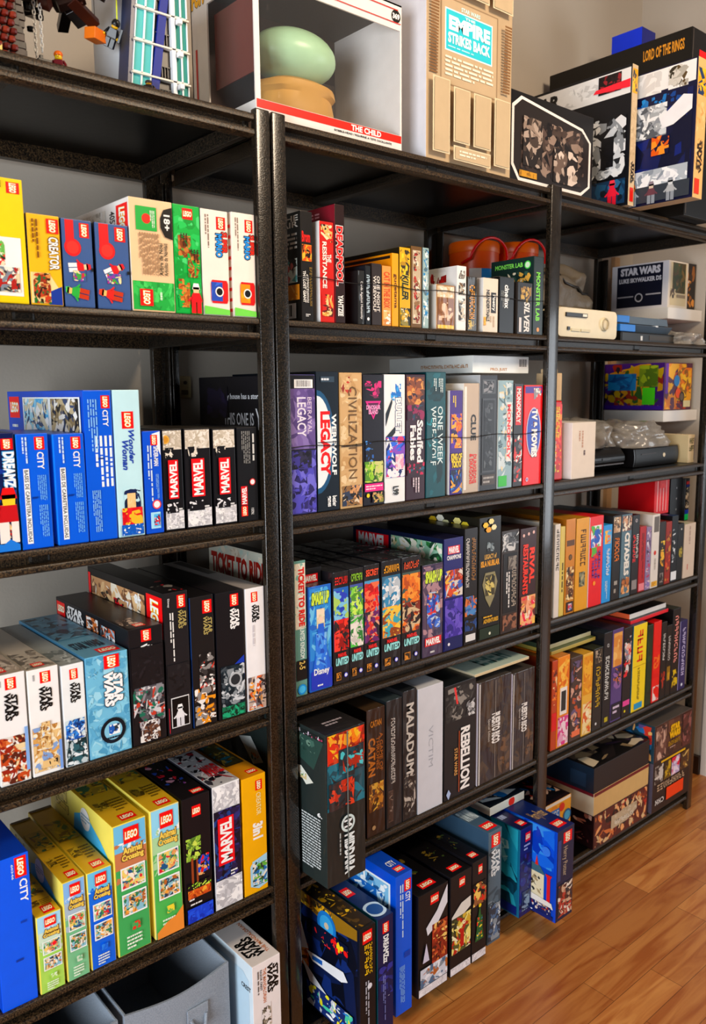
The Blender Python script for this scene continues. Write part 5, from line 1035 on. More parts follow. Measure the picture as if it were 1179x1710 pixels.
C5 = 'boxes stacked on the lowest shelf of the right bay'
game('orange and blue tilted-art game box on a brown one, nearest the middle post', C5, (0.862, 1.015, .035, 0.1620, 0.2440), 0.26, 'e0a030', 'c88828', '2a1c20', art=[
    ('Q', 'F', [(.02, .88), (.98, .88), (.98, .985), (.02, .985)], 'e8e0d4'), ('P', 'F', .02, .02, .65, .88, 'e0a030 f0b848 d08820', 8, .4), ('R', 'F', .22, .22, .66, .72, '3a78b8'), ('Y', 'F', .25, .46, .63, .66, 'e8eef4', 5, False), ('R', 'F', .25, .24, .63, .42, '5a4c8c'), ('C', 'F', .72, .7, .012, 'c83c20'), ('C', 'F', .88, .32, .018, '1c5c88', '58a8d0'),
    ('P', 'T', .05, .05, .95, .95, '1c1618 2a70a8 a83828 c8a898 141218', 22, .2)])
game('dark olive-brown box with a golden rim under the orange one', C5, (0.862, 1.000, .035, 0.0704, 0.1615), 0.26, '4a3418', '3a2c18', 'b88828', art=[('R', 'F', .02, .86, .98, .98, 'a87c24'), ('C', 'F', .86, .9, .008, 'e08c18')])
game('wide photo-covered box at the bottom of the open stack', C5, (1.070, 1.352, -.004, 0.0704, 0.1720), 0.30, '4a2420', '2c181c', '3a2420', art=[
    ('P', 'F', .02, .03, .98, .97, '5a2820 a83828 c87848 2a1818 e8a878 7a3c28 d8b890', 50, .16), ('Q', 'F', [(.3, .3), (.6, .3), (.78, .48), (.78, .72), (.5, .72), (.3, .5)], 'b8a890'), ('Y', 'F', .36, .36, .72, .5, 'e8e0d0', 9, False), ('P', 'F', .3, .5, .78, .7, 'b8a890 a89880 c8bca8', 8, .3),
    ('P', 'L', .02, .03, .98, .97, '2c181c a87868 6a3c3c d8b8a8 1c1014', 30, .16)])
game('cream box with a maroon lid edge in the middle of the open stack', C5, (1.066, 1.352, -.004, 0.1724, 0.2380), 0.30, 'c8a878', 'dcd4bc', '5a1c20', art=[('R', 'F', .004, .84, .996, .98, '6a1c1c'), ('R', 'L', .004, .84, .996, .98, '7a2c38')])
game('black long box with dark artwork on its lid, topmost of the open stack', C5, (1.062, 1.350, -.004, 0.2384, 0.3120), 0.30, '1a1414', '1c2a38', '221e1e', art=[
    ('P', 'T', .03, .03, .97, .97, '1a1818 5a4c40 8a7860 2a2424 c8b8a0 3a2c3c', 30, .18), ('R', 'L', .75, .15, .92, .7, '26384a'), ('R', 'F', .01, .03, .99, .08, '2a2020')])
game('dark teal box with pale figures leaning at the back of the stack', C5, (1.10, 1.36, .20, 0.3124, 0.375), 0.1, '141c20', '18242c', '1c2428', art=[('P', 'F', .5, .1, .98, .9, '141c20 d8c8b8 6a5c8c 3a6c98 e8dcc8', 14, .25), ('C', 'F', .25, .5, .012, 'a8c828')])
game('brown battle game box with a yellow block title, on the box with portraits', C5, (1.372, 1.594, -.008, 0.2290, 0.3460), 0.30, '4a3024', '2c4450', '5a5450', art=[
    ('P', 'F', .02, .03, .98, .97, '4a3024 6a4838 3a2420 5a3c30', 16, .25), ('P', 'F', .03, .05, .3, .95, '6a4c44 a88878 c8a898 3a2828', 16, .25), ('P', 'F', .75, .05, .98, .95, '5a3430 8a5c58 3a2424', 10, .3), ('T', 'F', 'STAR\nWARS', .38, .46, .68, .84, 'e8b018', 0, .08), ('Y', 'F', .36, .28, .68, .40, 'b89018', 8, False), ('S', 'F', .4, .2, .65, .25, 'c8a898', 1, False),
    ('P', 'L', .55, .05, .97, .95, '2c4450 e8b078 6a5c8c 3a78a8 c84838', 14, .25)])
game('dark game box with a row of portraits and an orange block, under the brown one', C5, (1.372, 1.596, -.008, 0.0704, 0.2285), 0.30, '2a1c16', '5a5460', '3a2c28', art=[
    ('R', 'F', .2, .94, .85, .98, 'd8a818'), ('P', 'F', .04, .56, .26, .92, '8a8078 3a302c c8c0b8', 8, .35), ('P', 'F', .28, .56, .46, .92, '6a5418 b89828 3a2c14', 8, .35), ('P', 'F', .48, .56, .70, .92, 'b8a8c8 c82848 e8d8e8', 8, .35), ('P', 'F', .72, .56, .95, .92, '8a6838 d8b878 4a3420', 8, .35),
    ('Y', 'F', .1, .40, .85, .53, 'b8a088', 9, False), ('R', 'F', .36, .12, .82, .37, 'e04c10'), ('Y', 'F', .06, .14, .3, .24, 'e0dcd8', 3, False)])

# upper right bay: consoles, bags and cartons
con = empty('game_console', (1.02, 0.03, DK[1]))
tag(con, 'cream game console lying flat with a round disc button, under the quilted pouch', 'game console')
mb = MB()
W_, D_, H_ = .268, .212, .077
prof = []
for i in range(14):
    t = -math.pi / 2 + math.pi * i / 13
    prof.append((W_ / 2 - .014 + .014 * math.cos(t), H_ / 2 + (H_ / 2 - .014) * (1 if t > 0 else -1) + .014 * math.sin(t)))
outl = prof + [(-x, z) for x, z in reversed(prof)]
mb.loops([[(x * k, y, H_ / 2 + (z - H_ / 2) * k2) for x, z in reversed(outl)] for y, k, k2 in ((0.004, .97, .94), (0.0, .96, .90)) [::-1] + ((.02, 1, 1), (D_ * .5, .97, .86), (D_ - .02, 1, 1), (D_, .98, .96))], 'd9cdb2')
mb.build('body', 'toy', con, smooth=True)
mb = MB(); mb.box(-.100, -.004, .052, -.010, .002, .062, '1c1814'); mb.build('disc_tray', 'toy', con, bevel=.0008)
mb = MB(); mb.box(-.032, -.006, .054, -.016, -.0035, .060, 'e8e0d0'); mb.build('eject_button', 'toy', con)
mb = MB(); mb.lathe([(.0001, 0), (.015, 0), (.017, .002), (.017, .006)], 'cfc3a8', seg=28); o = mb.build('power_button', 'toy', con, loc=(.068, -.005, .040), smooth=True); o.rotation_euler = (-math.pi / 2, 0, 0)
mb = MB(); mb.tube([(.068 + .0135 * math.cos(a * .3927), -.006, .040 + .0135 * math.sin(a * .3927)) for a in range(16)], .0018, 'a89c84', 6, True); mb.build('button_ring', 'toy', con, smooth=True)
mb = MB(); mb.box(-.092, -.003, .020, -.082, .002, .028, '14120f'); mb.build('sensor_window', 'toy', con)
mb = MB(); mb.box(-.075, -.003, .018, -.040, .0015, .024, 'c8bc9e'); mb.box(-.034, -.003, .018, .005, .0015, .024, 'c8bc9e'); mb.build('port_doors', 'toy', con)
mb = MB(); mb.box(-.1375, .02, .012, -.133, .22, .066, '2a2c2a')
for i in range(12):
    mb.box(-.139, .03 + i * .015, .018, -.137, .036 + i * .015, .060, '121412')
mb.build('side_vent', 'toy', con)

con = empty('game_console', (1.325, 0.05, DK[1] + .028))
tag(con, 'sharp-edged slate console with a bright blue corner, lying on black boxes', 'game console')
mb = MB()
for (z0, z1, c) in ((.0, .020, '5a6672'), (.024, .044, '66727e')):
    mb.loops([[(-.135, .01 + dy, z0 + (z1 - z0) * t), (.135 + .006, .01 + dy, z0 + (z1 - z0) * t), (.135, .28, z0 + (z1 - z0) * t), (-.135, .28, z0 + (z1 - z0) * t)] for t, dy in ((0, .0), (1, -.014 if z0 < .02 else .004))], c)
mb.build('body', 'toy', con, bevel=.001)
mb = MB(); mb.box(-.1355, -.0055, .001, -.060, .006, .0195, '2a78c0'); mb.box(-.1355, .004, .025, -.075, .0165, .0435, '2a78c0'); mb.build('blue_corner', 'toy', con, bevel=.001)
mb = MB(); mb.box(-.130, .016, .0195, .132, .27, .0245, '0c0c0e'); mb.build('light_groove', 'toy', con)
mb = MB(); mb.box(.05, -.0035, .018, .062, .012, .022, 'd8dce0'); mb.build('disc_slot_lights', 'toy', con)
for (lab, x0, x1, y0, z, h, c) in (('wide flat black media box directly under the slate console', 1.19, 1.47, .04, DK[1], .0275, '15120f'),):
    e = empty('media_box', ((x0 + x1) / 2, y0, z + .0004)); tag(e, lab, 'media player')
    w2 = (x1 - x0) / 2
    mb = MB(); mb.box(-w2, 0, 0, w2, .25, h, c); mb.build('body', 'toy', e, bevel=.003)
    mb = MB(); mb.box(.0, -.0012, .008, w2 - .01, .002, .021, '3a3020'); mb.build('front_flap', 'toy', e)
    mb = MB(); mb.box(-.045, -.002, .006, -.038, .002, .018, 'e8e8e8'); mb.build('indicator_light', 'toy', e)


def crumple(name, label, cat, loc, sx, sy, sz, mat, seed, n=40, amp=.35, col='cfc8bf', flat=.35, parent=None):
    rnd = random.Random(seed)
    mb = MB()
    vs, fs = [], []
    off = Vector((rnd.random() * 50, rnd.random() * 50, rnd.random() * 50))
    for i in range(n + 1):
        th = math.pi * i / n
        for j in range(n * 2):
            ph = math.pi * j / n
            p = Vector((math.sin(th) * math.cos(ph), math.sin(th) * math.sin(ph), math.cos(th)))
            p = Vector([math.copysign(abs(c) ** .7, c) for c in p])
            q_ = Vector((p.x * 1.1, p.y * 2.0, p.z * 1.4))
            k = 1 + amp * (noise.noise(q_ * 1.2 + off) * .6 + (.30 - abs(noise.noise(q_ * 2.2 + off))) * .55 - .05)
            z = max(p.z * k, -flat)
            vs.append((p.x * sx * k, p.y * sy * k, (z + flat) * sz / (1 + flat)))
    m2 = n * 2
    for i in range(n):
        for j in range(m2):
            fs.append((i * m2 + j, (i + 1) * m2 + j, (i + 1) * m2 + (j + 1) % m2, i * m2 + (j + 1) % m2))
    mb.mesh(vs, fs, col)
    o = mb.build(name, mat, parent, loc=loc)
    o.data.polygons.foreach_set('use_smooth', [True] * len(o.data.polygons))
    if label:
        tag(o, label, cat)
    return o


po = crumple('storage_pouch', 'slumped grey-brown quilted pouch with a black zip, on the cream console', 'pouch', (0.99, 0.135, DK[1] + .0775), .128, .075, .100, 'pouch', 5, amp=.45, flat=.25)
pv = [v.co.copy() for v in po.data.vertices]


def snap(p, k=1.02):
    q = min(pv, key=lambda v: (v - Vector(p)).length_squared)
    return (q.x * k, q.y * k, q.z + .001)


mb = MB(); mb.tube([snap(p) for p in ((-.12, -.05, .085), (-.09, -.06, .080), (-.06, -.07, .072), (-.03, -.075, .060), (.0, -.075, .052), (.03, -.075, .050), (.06, -.07, .052), (.09, -.06, .050))], .0032, '0e0c0c', 8); mb.build('zip', 'toy', po, smooth=True)
zx, zy, zz = snap((.09, -.06, .050))
mb = MB(); mb.tube([(zx, zy, zz), (zx + .008, zy - .006, zz - .012), (zx + .006, zy - .008, zz - .026)], .0014, '141212', 6); mb.build('zip_pull', 'toy', po, smooth=True)
crumple('plastic_bag', 'crumpled clear bag lying beside the slate console at the shelf end', 'plastic bag', (1.525, 0.10, DK[1] + .0004), .062, .10, .040, 'bag', 9, amp=.6)

carton('white_box', 'plain white upright box with a small sideways label, left of the black consoles', 'box', None, (0.9293, 1.0309, 0.0060, 1.1154, 1.2563), 0.13, 'd8ccc0', 'e8e2dc', 'e0d8d0', 'matte', art=[('S', 'F', .25, .55, .5, .85, 'b89888', 2, True), ('S', 'F', .45, .35, .6, .5, '6a5a58', 1, True)])
# red snack-like pouch box, flared towards its foot
e = empty('gift_pouch', (0.882, .02, DK[2] + .0004))
tag(e, 'tall fiery red and orange pouch-shaped box with a beige top, against the post', 'pouch box')
mb = MB(); mb.loops([[(-.024 - k, 0, z), (.024 + k, 0, z), (.024 + k, .05, z), (-.024 - k, .05, z)] for z, k in ((0, .006), (.05, .004), (.17, -.002), (.195, -.002))], 'b81818'); mb.build('body', 'gloss', e, bevel=.003)
mb = MB(); mb.loops([[(-.0215, .002, z), (.0215, .002, z), (.0215, .048, z), (-.0215, .048, z)] for z in (.1955, .262)], 'c8b090'); mb.loops([[(-.0215, .015, z), (.0215, .015, z), (.0215, .035, z), (-.0215, .035, z)] for z in (.262, .272)], 'c8b090'); mb.build('beige_top', 'matte', e, bevel=.002)
fc = Face((-.022, -.0012, 0), (1, 0, 0), (0, 0, 1), .044, .26)
for i, el in enumerate([('P', 'F', .05, .08, .95, .72, 'c82018 e86018 f09028 a81414 e8b838', 22, .3), ('Y', 'F', .3, .40, .7, .70, 'e8c838', 7, True), ('Y', 'F', .15, .14, .45, .38, 'f0e0c8', 6, True), ('R', 'F', .08, .08, .42, .13, '8aa848')]):
    print_part(fc, el, e, 'gloss', i + 3)
for (lab, x, y, w, h, z, logo) in (('long glossy black console with a curved front, left of its sibling', 1.075, .06, .19, .062, DK[2], False),
                                ('long glossy black console with a small bright badge', 1.30, .05, .245, .055, DK[2], True)):
    e = empty('game_console', (x + w / 2, y, z + .0004)); tag(e, lab, 'game console', 'black consoles in the right bay')
    mb = MB()
    mb.loops([[(-w / 2, (.02 if not logo else .004) * (1 - math.sin(math.pi * t)), h * t), (w / 2, (.02 if not logo else .004) * (1 - math.sin(math.pi * t)), h * t), (w / 2, .26, h * t), (-w / 2, .26, h * t)] for t in [i / 10 for i in range(11)]], '100e0f')
    mb.build('body', 'toy', e, bevel=.003)
    if logo:
        mb = MB(); mb.lathe([(.0001, 0), (.006, 0), (.0062, .002)], 'd8c8b0', seg=16); o = mb.build('badge', 'toy', e, loc=(.035, -.001, .03)); o.rotation_euler = (-math.pi / 2, 0, 0)
        mb = MB(); mb.box(-.09, -.0008, .036, -.01, .003, .039, '3a3434'); mb.build('disc_slot', 'toy', e)
    else:
        mb = MB(); mb.box(-w / 2 + .01, -.0015, .016, w / 2 - .01, .004, .019, '4a4444'); mb.build('trim_line', 'toy', e)
        mb = MB(); mb.box(-.02, -.0015, .03, .02, .004, .036, '2a2626'); mb.build('front_port', 'toy', e)
crumple('plastic_bag', 'large shiny crumpled clear bag on the curved-front black console', 'plastic bag', (1.160, 0.17, DK[2] + .0635), .090, .11, .078, 'bag', 13, amp=.40, flat=.2)
crumple('plastic_bag', 'shiny crumpled clear bag with a pointed end on the badged black console', 'plastic bag', (1.400, 0.15, DK[2] + .0565), .118, .11, .068, 'bag', 21, amp=.42, flat=.2)
carton('board_game_box', 'cream box with blocky dark green letters standing at the shelf end', 'board game', None, (1.562, 1.599, .03, DK[2] + .0004, DK[2] + .085), 0.1, 'c8b494', 'b8a888', 'd8c8a8', 'matte', art=[('Y', 'F', .12, .68, .85, .88, '4a5028', 4, False), ('Y', 'F', .12, .42, .85, .62, '4a5028', 5, False), ('R', 'F', .9, .1, .98, .9, '1c2458')])

# white wall shelves in the alcove past the shelving, and what stands on them
for (z, lab) in ((1.555, 'upper white wall board in the alcove, holding two white-framed window boxes'), (1.232, 'lower white wall board in the alcove, holding purple and orange toy boxes')):
    mb = MB(); mb.box(1.66, .168, z, 1.878, .428, z + .036); tag(mb.build('wall_shelf', 'white_paint', bevel=.002), lab, 'wall shelf', 'white wall boards in the alcove')
wb = carton('window_box', 'white-framed navy box with pale block capitals on the upper white wall board', 'collector box', 'window boxes on the upper wall board', (1.668, 1.790, .176, 1.5915, 1.735), .20, 'd8cbbb', 'dad6d8', 'd8d4d0', 'gloss', art=[
    ('R', 'L', .10, .06, .90, .97, '14182c'), ('T', 'L', 'STAR WARS', .16, .76, .86, .93, 'd8d4d8', 0, .06), ('T', 'L', 'LUKE SKYWALKER DS', .14, .60, .88, .70, 'e0dce0', 0, .04), ('R', 'L', .12, .28, .40, .31, 'b8b4b8'), ('R', 'L', .62, .30, .88, .33, 'b8b4b8'), ('C', 'L', .5, .26, .014, 'd0ccd0', '1c1c28'),
    ('R', 'F', .10, .05, .92, .97, 'c8b898'), ('R', 'F', .2, .32, .86, .97, '4a3c1c'), ('P', 'F', .22, .34, .84, .96, '4a3c1c 3c4420 6a5428 2a3818', 12, .3), ('P', 'F', .1, .2, .36, .4, 'c8b898 5a4c40 3a302c', 7, .3), ('R', 'F', .42, .22, .86, .29, '8a7c68')])
carton('window_box', 'dark box with gold marks at the right end of the upper white wall board', 'collector box', 'window boxes on the upper wall board', (1.800, 1.868, .19, 1.5915, 1.74), .18, '1c1410', '2a1c14', '241a14', 'gloss', art=[('P', 'F', .1, .05, .9, .95, '1c1410 8a5c28 c88c48 3a2818', 14, .3), ('C', 'F', .3, .6, .004, 'e0d8d0')])
toy('purple and orange toy vehicle box with a yellow car, on the lower white wall board', 'toy boxes on the lower wall board', (1.668, 1.845, .174, 1.2685, 1.42), .22, '5a2c48', '4a2470', '5a3078', art=[
    ('P', 'F', .02, .02, .98, .98, 'd88818 5a2c48 e8a828 a8481c c87820', 26, .25), ('R', 'F', .02, .35, .12, .98, '6a2c9c'), ('P', 'F', .45, .2, .95, .9, 'e8a020 f0b838 d87818 8a6028', 18, .25), ('C', 'F', .42, .62, .018, '1c7cb0'), ('C', 'F', .48, .36, .016, 'e85818'), ('C', 'F', .62, .28, .017, '241c18', '6a5c50'), ('R', 'F', .68, .06, .94, .2, 'd8d0a8'),
    ('P', 'L', .02, .02, .98, .98, '4a2470 8a3020 c89020 3a5c28 2a2430 b8981c', 34, .2), ('P', 'L', .08, .42, .55, .78, '1c6898 1c5080 2a80b0', 6, .4), ('P', 'L', .6, .5, .9, .95, '7a8c28 5a7020 9cac30', 6, .4), ('R', 'L', .66, .12, .86, .48, '58c828'), ('R', 'L', .02, .02, .98, .1, '4a2490')])
toy('small violet and teal packet at the right end of the lower white wall board', 'toy boxes on the lower wall board', (1.850, 1.872, .19, 1.2685, 1.41), .1, '4a4058', '2c4a48', '2c4a48', art=[('P', 'F', .1, .05, .9, .95, '4a4058 2a8a68 8a7c98 1c3058', 14, .4)])

# ------------------------------------------------------------------ orange tubs, bins, bracket
for (lab, x, h) in (('orange plastic tub with a red handle, farther left, behind the small games', .915, .262), ('orange plastic tub with a red handle, half hidden by the post', 1.083, .275)):
    e = empty('toy_tub', (x, .32, DK[1] + .0004)); tag(e, lab, 'toy tub', 'orange tubs behind the games')
    mb = MB(); mb.lathe([(.058, 0), (.060, .004), (.066, h - .03)], 'ff5c04', seg=36, caps=(True, False)); mb.build('tub', 'toy', e, smooth=True)
    mb = MB(); mb.lathe([(.0665, h - .03), (.0675, h - .028), (.0675, h - .006), (.065, h - .002), (.0001, h - .002)], 'ff6a0a', seg=36, caps=(False, True)); mb.build('lid', 'toy', e, smooth=True)
    mb = MB(); mb.tube([(-.07 + .01 * math.sin(t * .3), -.02, h - .06 + 0) for t in range(1)] + [(-.072 * math.cos(t * .2618), -.052 - .015 * math.sin(t * .2618), h - .05 + .055 * math.sin(t * .2618) * (1 if t < 7 else 1)) for t in range(13)], .0035, 'd01818', 8); mb.build('handle', 'toy', e, smooth=True)
    mb = MB()
    for j in range(9):
        a0, a1 = -2.6 + j * .12, -2.6 + (j + 1) * .12
        r0, r1 = .0665, .0672
        mb.poly([(math.cos(a0) * .0655, math.sin(a0) * .0655, h * .45), (math.cos(a1) * .0655, math.sin(a1) * .0655, h * .45), (math.cos(a1) * .0668, math.sin(a1) * .0668, h * .72), (math.cos(a0) * .0668, math.sin(a0) * .0668, h * .72)], 'e8dcd4' if j < 4 else '2a88c8')
    mb.build('paper_label', 'gloss', e)

for (lab, x0, x1) in (('grey felt storage bin with a sagging front rim, beside the white starship box', -.300, -.096), ('grey felt storage bin at the bottom left corner, mostly out of view', -.520, -.312)):
    e = empty('storage_bin', ((x0 + x1) / 2, .012, DK[5] + .0004)); tag(e, lab, 'storage bin', 'grey felt bins under the left bay')
    w, dd, h, t = (x1 - x0) / 2, .33, .232, .004
    mb = MB()
    nseg = 14

    def rim(s):
        return h - .010 * math.sin(math.pi * s) ** 1.2
    for (ya, yb, bow) in ((0, t, .012),):
        cols = []
        for i in range(nseg + 1):
            s = i / nseg
            x = -w + 2 * w * s
            b = -bow * math.sin(math.pi * s) * 0.5
            cols.append([(x, ya + b * .2, 0), (x, ya + b, rim(s) * .5), (x, ya + b, rim(s)), (x, yb + b, rim(s)), (x, yb + b, rim(s) * .5), (x, yb + b * .2, 0)])
        mb.loops(cols, '8893a0')
    mb.build('front_panel', 'felt', e, smooth=True)
    for nm, a in (('side_panel', (-w, t, 0, -w + t, dd, h)), ('side_panel', (w - t, t, 0, w, dd, h)), ('back_panel', (-w, dd - t, 0, w, dd, h)), ('base', (-w, t, 0, w, dd, .004))):
        mb = MB(); mb.box(*a); mb.build(nm, 'felt', e, bevel=.0012)
    mb = MB(); mb.box(.010, -.0095, .145, .052, -.0065, .185); mb.build('handle_patch', 'felt', e, bevel=.001)
    mb = MB(); mb.tube([(.016, -.010, .165), (.020, -.016, .150), (.031, -.018, .142), (.042, -.016, .150), (.046, -.010, .165)], .003, '606a76'); mb.build('handle', 'felt', e, smooth=True)
toy('white starship box on edge with black title, between the grey bin and the posts', None, (-.072, -.010, -.030, DK[5] + .0004, .3015), .31, 'e6dedc', 'cfdfe8', 'd8d0cc', art=[
    ('T', 'F', 'STAR\nWARS', .52, .70, .92, .955, '141414', -90, .05, None, .15), ('T', 'F', 'THE MANDALORIAN', .36, .64, .48, .94, 'b87850', -90, .02), ('T', 'F', 'RAZOR CREST', .26, .76, .33, .94, '3a3634', -90), ('S', 'F', .16, .6, .23, .94, '5a5450', 1, True),
    ('P', 'F', .3, .42, .62, .62, 'e6dedc 7a7468 a89c8c 4a443c', 14, .25), ('Q', 'F', [(.25, .22), (.75, .40), (.75, .1), (.25, .1)], 'a84c20'),
    ('Q', 'L', [(.5, .05), (.96, .05), (.96, .85), (.9, .9), (.5, .9)], 'b8d0e0'), ('T', 'L', 'CREST', .88, .76, .98, .80, '2a2a2c', 0, .03),
    ('T', 'T', 'STAR\nWARS', .1, .06, .72, .26, '141414', 90, .05, None, .15), ('T', 'T', 'THE MANDALORIAN', .74, .06, .86, .40, 'b87850', 90, .02), ('P', 'T', .15, .45, .75, .72, 'd8d0cc 5a5850 8a8478 3a3834', 14, .3)])
br_ = empty('wall_bracket', (.090, .424, 1.350)); tag(br_, 'small scuffed beige metal bracket on the wall behind the third shelf', 'wall bracket')
mb = MB(); mb.box(-.016, -.003, -.024, .016, .0055, .024, 'a89878'); mb.build('plate', 'toy', br_, bevel=.003)
mb = MB(); mb.lathe([(.004, 0), (.004, .003), (.0001, .004)], '4a4030', seg=12); o = mb.build('screw', 'toy', br_, loc=(0, -.003, .010)); o.rotation_euler = (math.pi / 2, 0, 0)
mb = MB(); mb.box(-.010, -.006, -.016, .006, -.003, -.006, '6a5c48'); mb.build('clip', 'toy', br_, bevel=.001)
game('flat white-edged box with a red ball picture, lying behind the dark blue boxes', None, (0.665, 0.800, .030, 0.3042, 0.3260), .26, 'dce4e0', 'e8e0cc', '1c2430', art=[('C', 'F', .62, .5, .012, 'd03820'), ('P', 'T', .05, .05, .95, .95, '1c2430 3a4858 2a70a8 c8d0d4', 14, .2)])
game('dark navy box carrying the flat white-edged box, behind the dark blue boxes', None, (0.660, 0.800, .290, 0.0704, 0.3038), .10, '18203c', '1c2848', '1c2440')

# ------------------------------------------------------------------ on top of the shelving: brick-built models
ZT = DK[0] + .0004


def studs(mb, x0, y0, x1, y1, z, col, p=.008):
    nx, ny = max(1, int((x1 - x0) / p)), max(1, int((y1 - y0) / p))
    for i in range(nx):
        for j in range(ny):
            mb.lathe([(.0024, 0), (.0024, .0017)], col, (x0 + (i + .5) * (x1 - x0) / nx, y0 + (j + .5) * (y1 - y0) / ny, z), 8)


rnd = random.Random(4)
e = empty('brick_tree_house', (-.40, .10, ZT)); tag(e, 'dark red-brown brick-built tree house with overhanging branches and white chains', 'building toy model')
mb = MB()
for k in range(22):
    z = k * .0096
    j = .004 * math.sin(k * .7)
    mb.box(-.09, -.07, z, .040 + j - k * .0006, .06, z + .0094, ['24120c', '2e1610', '1c0e0a', '34190f'][k % 4])
mb.build('trunk', 'toy', e, bevel=.0006)
mb = MB()
for k in range(10):
    for c in range(3):
        mb.lathe([(.0001, -.0045), (.0045, -.003), (.0052, 0), (.0045, .003), (.0001, .0045)], ['6a281a', '7a3420', '5a2016'][(k + c) % 3], (.002 + c * .0105 + (k % 2) * .003, -.0725, .006 + k * .0105), 8)
mb.build('stone_wall', 'toy', e)
mb = MB(); mb.box(-.02, -.076, 0.03, -.003, -.070, .10, 'b85820'); mb.box(-.03, -.078, .06, -.004, -.070, .12, 'd8682c'); mb.build('orange_shutter', 'toy', e, bevel=.0008)
mb = MB(); mb.box(.0, -.0765, .006, .008, -.070, .016, 'e8c878'); mb.build('lamp_tile', 'toy', e, bevel=.0005)
mb = MB()
for k in range(20):
    z = .0 + k * .0095
    mb.box(.030 + .002 * math.sin(k), -.068, z, .043 + .002 * math.sin(k * 1.3), -.045, z + .009, '2a1812')
mb.build('bark_column', 'toy', e, bevel=.0008)
mb = MB()
for k in range(34):
    x, y = rnd.uniform(.0, .150), rnd.uniform(-.07, .04)
    z = .105 + .18 * abs(x - .02) * .25 + rnd.uniform(-.010, .022)
    w = rnd.uniform(.010, .026)
    R_ = Matrix.Translation((x, y, z)) @ Euler((rnd.uniform(-.5, .5), rnd.uniform(-.5, .5), rnd.uniform(0, 3)), 'XYZ').to_matrix().to_4x4()
    mb.box(-w, -.008, -.006, w, .008, .006, rnd.choice(['24120c', '1a0d0a', '30160e', '3a1c12']), R_)
mb.build('branches', 'toy', e, bevel=.0008)
mb = MB()
for k in range(9):
    c = (.058 + rnd.uniform(-.014, .022), -.04 + rnd.uniform(-.01, .02), .055 + k * .006)
    mb.lathe([(.0001, -.004), (.005, -.003), (.0055, .002), (.0001, .004)], '14100e', c, 8)
mb.build('leaf_cluster', 'toy', e)
for (x, zb) in ((.066, .022), (.075, .030)):
    mb = MB()
    for k in range(int((.108 - zb) / .0062)):
        z0 = zb + k * .0062
        pts = []
        for q in range(10):
            a = q * .6283
            dx, dz = .0021 * math.cos(a), .0042 * math.sin(a)
            pts.append((x + (dx if k % 2 else 0), -.045 + (0 if k % 2 else dx), z0 + .004 + dz))
        mb.tube(pts, .0008, 'e8e6e0', 5, True)
    mb.build('chain', 'toy', e, smooth=True)
mb = MB(); mb.box(.066, -.052, .008, .086, -.036, .020, '141010'); mb.box(.070, -.048, .020, .075, -.043, .026, '141010'); mb.build('chain_weight', 'toy', e, bevel=.0006)
# lift rig that carries the crate and the diver figure
mb = MB(); mb.tube([(.10, -.04, .125), (.15, -.04, .150), (.20, -.04, .155)], .004, '2a1812'); mb.build('lift_arm', 'toy', e, smooth=True)
e2 = empty('hanging_crate', (-.241, .06, ZT + .076)); tag(e2, 'small orange brick crate hanging from a dark cord under the branches', 'building toy model')
mb = MB(); R_ = Matrix.Rotation(.45, 4, 'Z') @ Matrix.Rotation(.12, 4, 'X'); mb.box(-.013, -.010, -.008, .013, .010, .008, 'd8782c', R_); mb.build('crate', 'toy', e2, bevel=.0008)
mb = MB(); mb.tube([(0, 0, .008), (0, 0, .058), (-.005, -.001, .075)], .0005, '2a2420', 5); mb.build('cord', 'toy', e2)
mb = MB()
for k in range(3):
    mb.tube([(.0022 * math.cos(a * .785), 0 if k % 2 else .0022 * math.cos(a * .785) * .5, .012 + k * .005 + .003 * math.sin(a * .785)) for a in range(8)], .0008, '3a3430', 5, True)
mb.build('hook', 'toy', e2, smooth=True)


def minifig(parent, torso, legs, head, hat, hatshape, skin='e8b830', arms=None):
    mb = MB(); mb.loops([[(-.0078 * k, -.004, z), (.0078 * k, -.004, z), (.0078 * k, .004, z), (-.0078 * k, .004, z)] for z, k in ((.0145, 1.0), (.0275, .72))], torso); mb.build('torso', 'toy', parent, bevel=.0006)
    for s in (-1, 1):
        mb = MB(); mb.box(min(s * .0004, s * .0074), -.0042, 0, max(s * .0004, s * .0074), .0038, .0138, legs); mb.build('leg', 'toy', parent, bevel=.0006)
        mb = MB(); mb.tube([(s * .0066, 0, .0262), (s * .0095, -.001, .0215), (s * .0105, -.005, .0170)], .0021, arms or torso, 8); a = mb.build('arm', 'toy', parent, smooth=True)
        mb = MB(); mb.tube([(s * .0105, -.005, .0168), (s * .0106, -.0068, .0150)], .0016, skin, 8); mb.build('hand', 'toy', a, smooth=True)
    mb = MB(); mb.lathe([(.0032, .0275), (.0048, .0285), (.0052, .0305), (.0052, .0345), (.0046, .0362), (.0024, .0366), (.0024, .038)], head, seg=16); mb.build('head', 'toy', parent, smooth=True)
    mb = MB(); mb.box(-.0022, -.0056, .0322, -.0012, -.0050, .0334, '18120c'); mb.box(.0012, -.0056, .0322, .0022, -.0050, .0334, '18120c'); mb.box(-.0014, -.0056, .0300, .0014, -.0050, .0305, '8a2c18'); mb.build('face_print', 'toy', parent)
    mb = MB()
    if hatshape == 'hair':
        mb.ball((0, .0006, .0352), .0062, hat, 14, 8, (1.05, 1.05, .85)); mb.ball((0, .0035, .0305), .0052, hat, 12, 7, (1.1, .7, 1.0))
    else:
        mb.ball((0, .0004, .0345), .0066, hat, 14, 8)
    mb.build('hair' if hatshape == 'hair' else 'helmet', 'toy', parent, smooth=True)


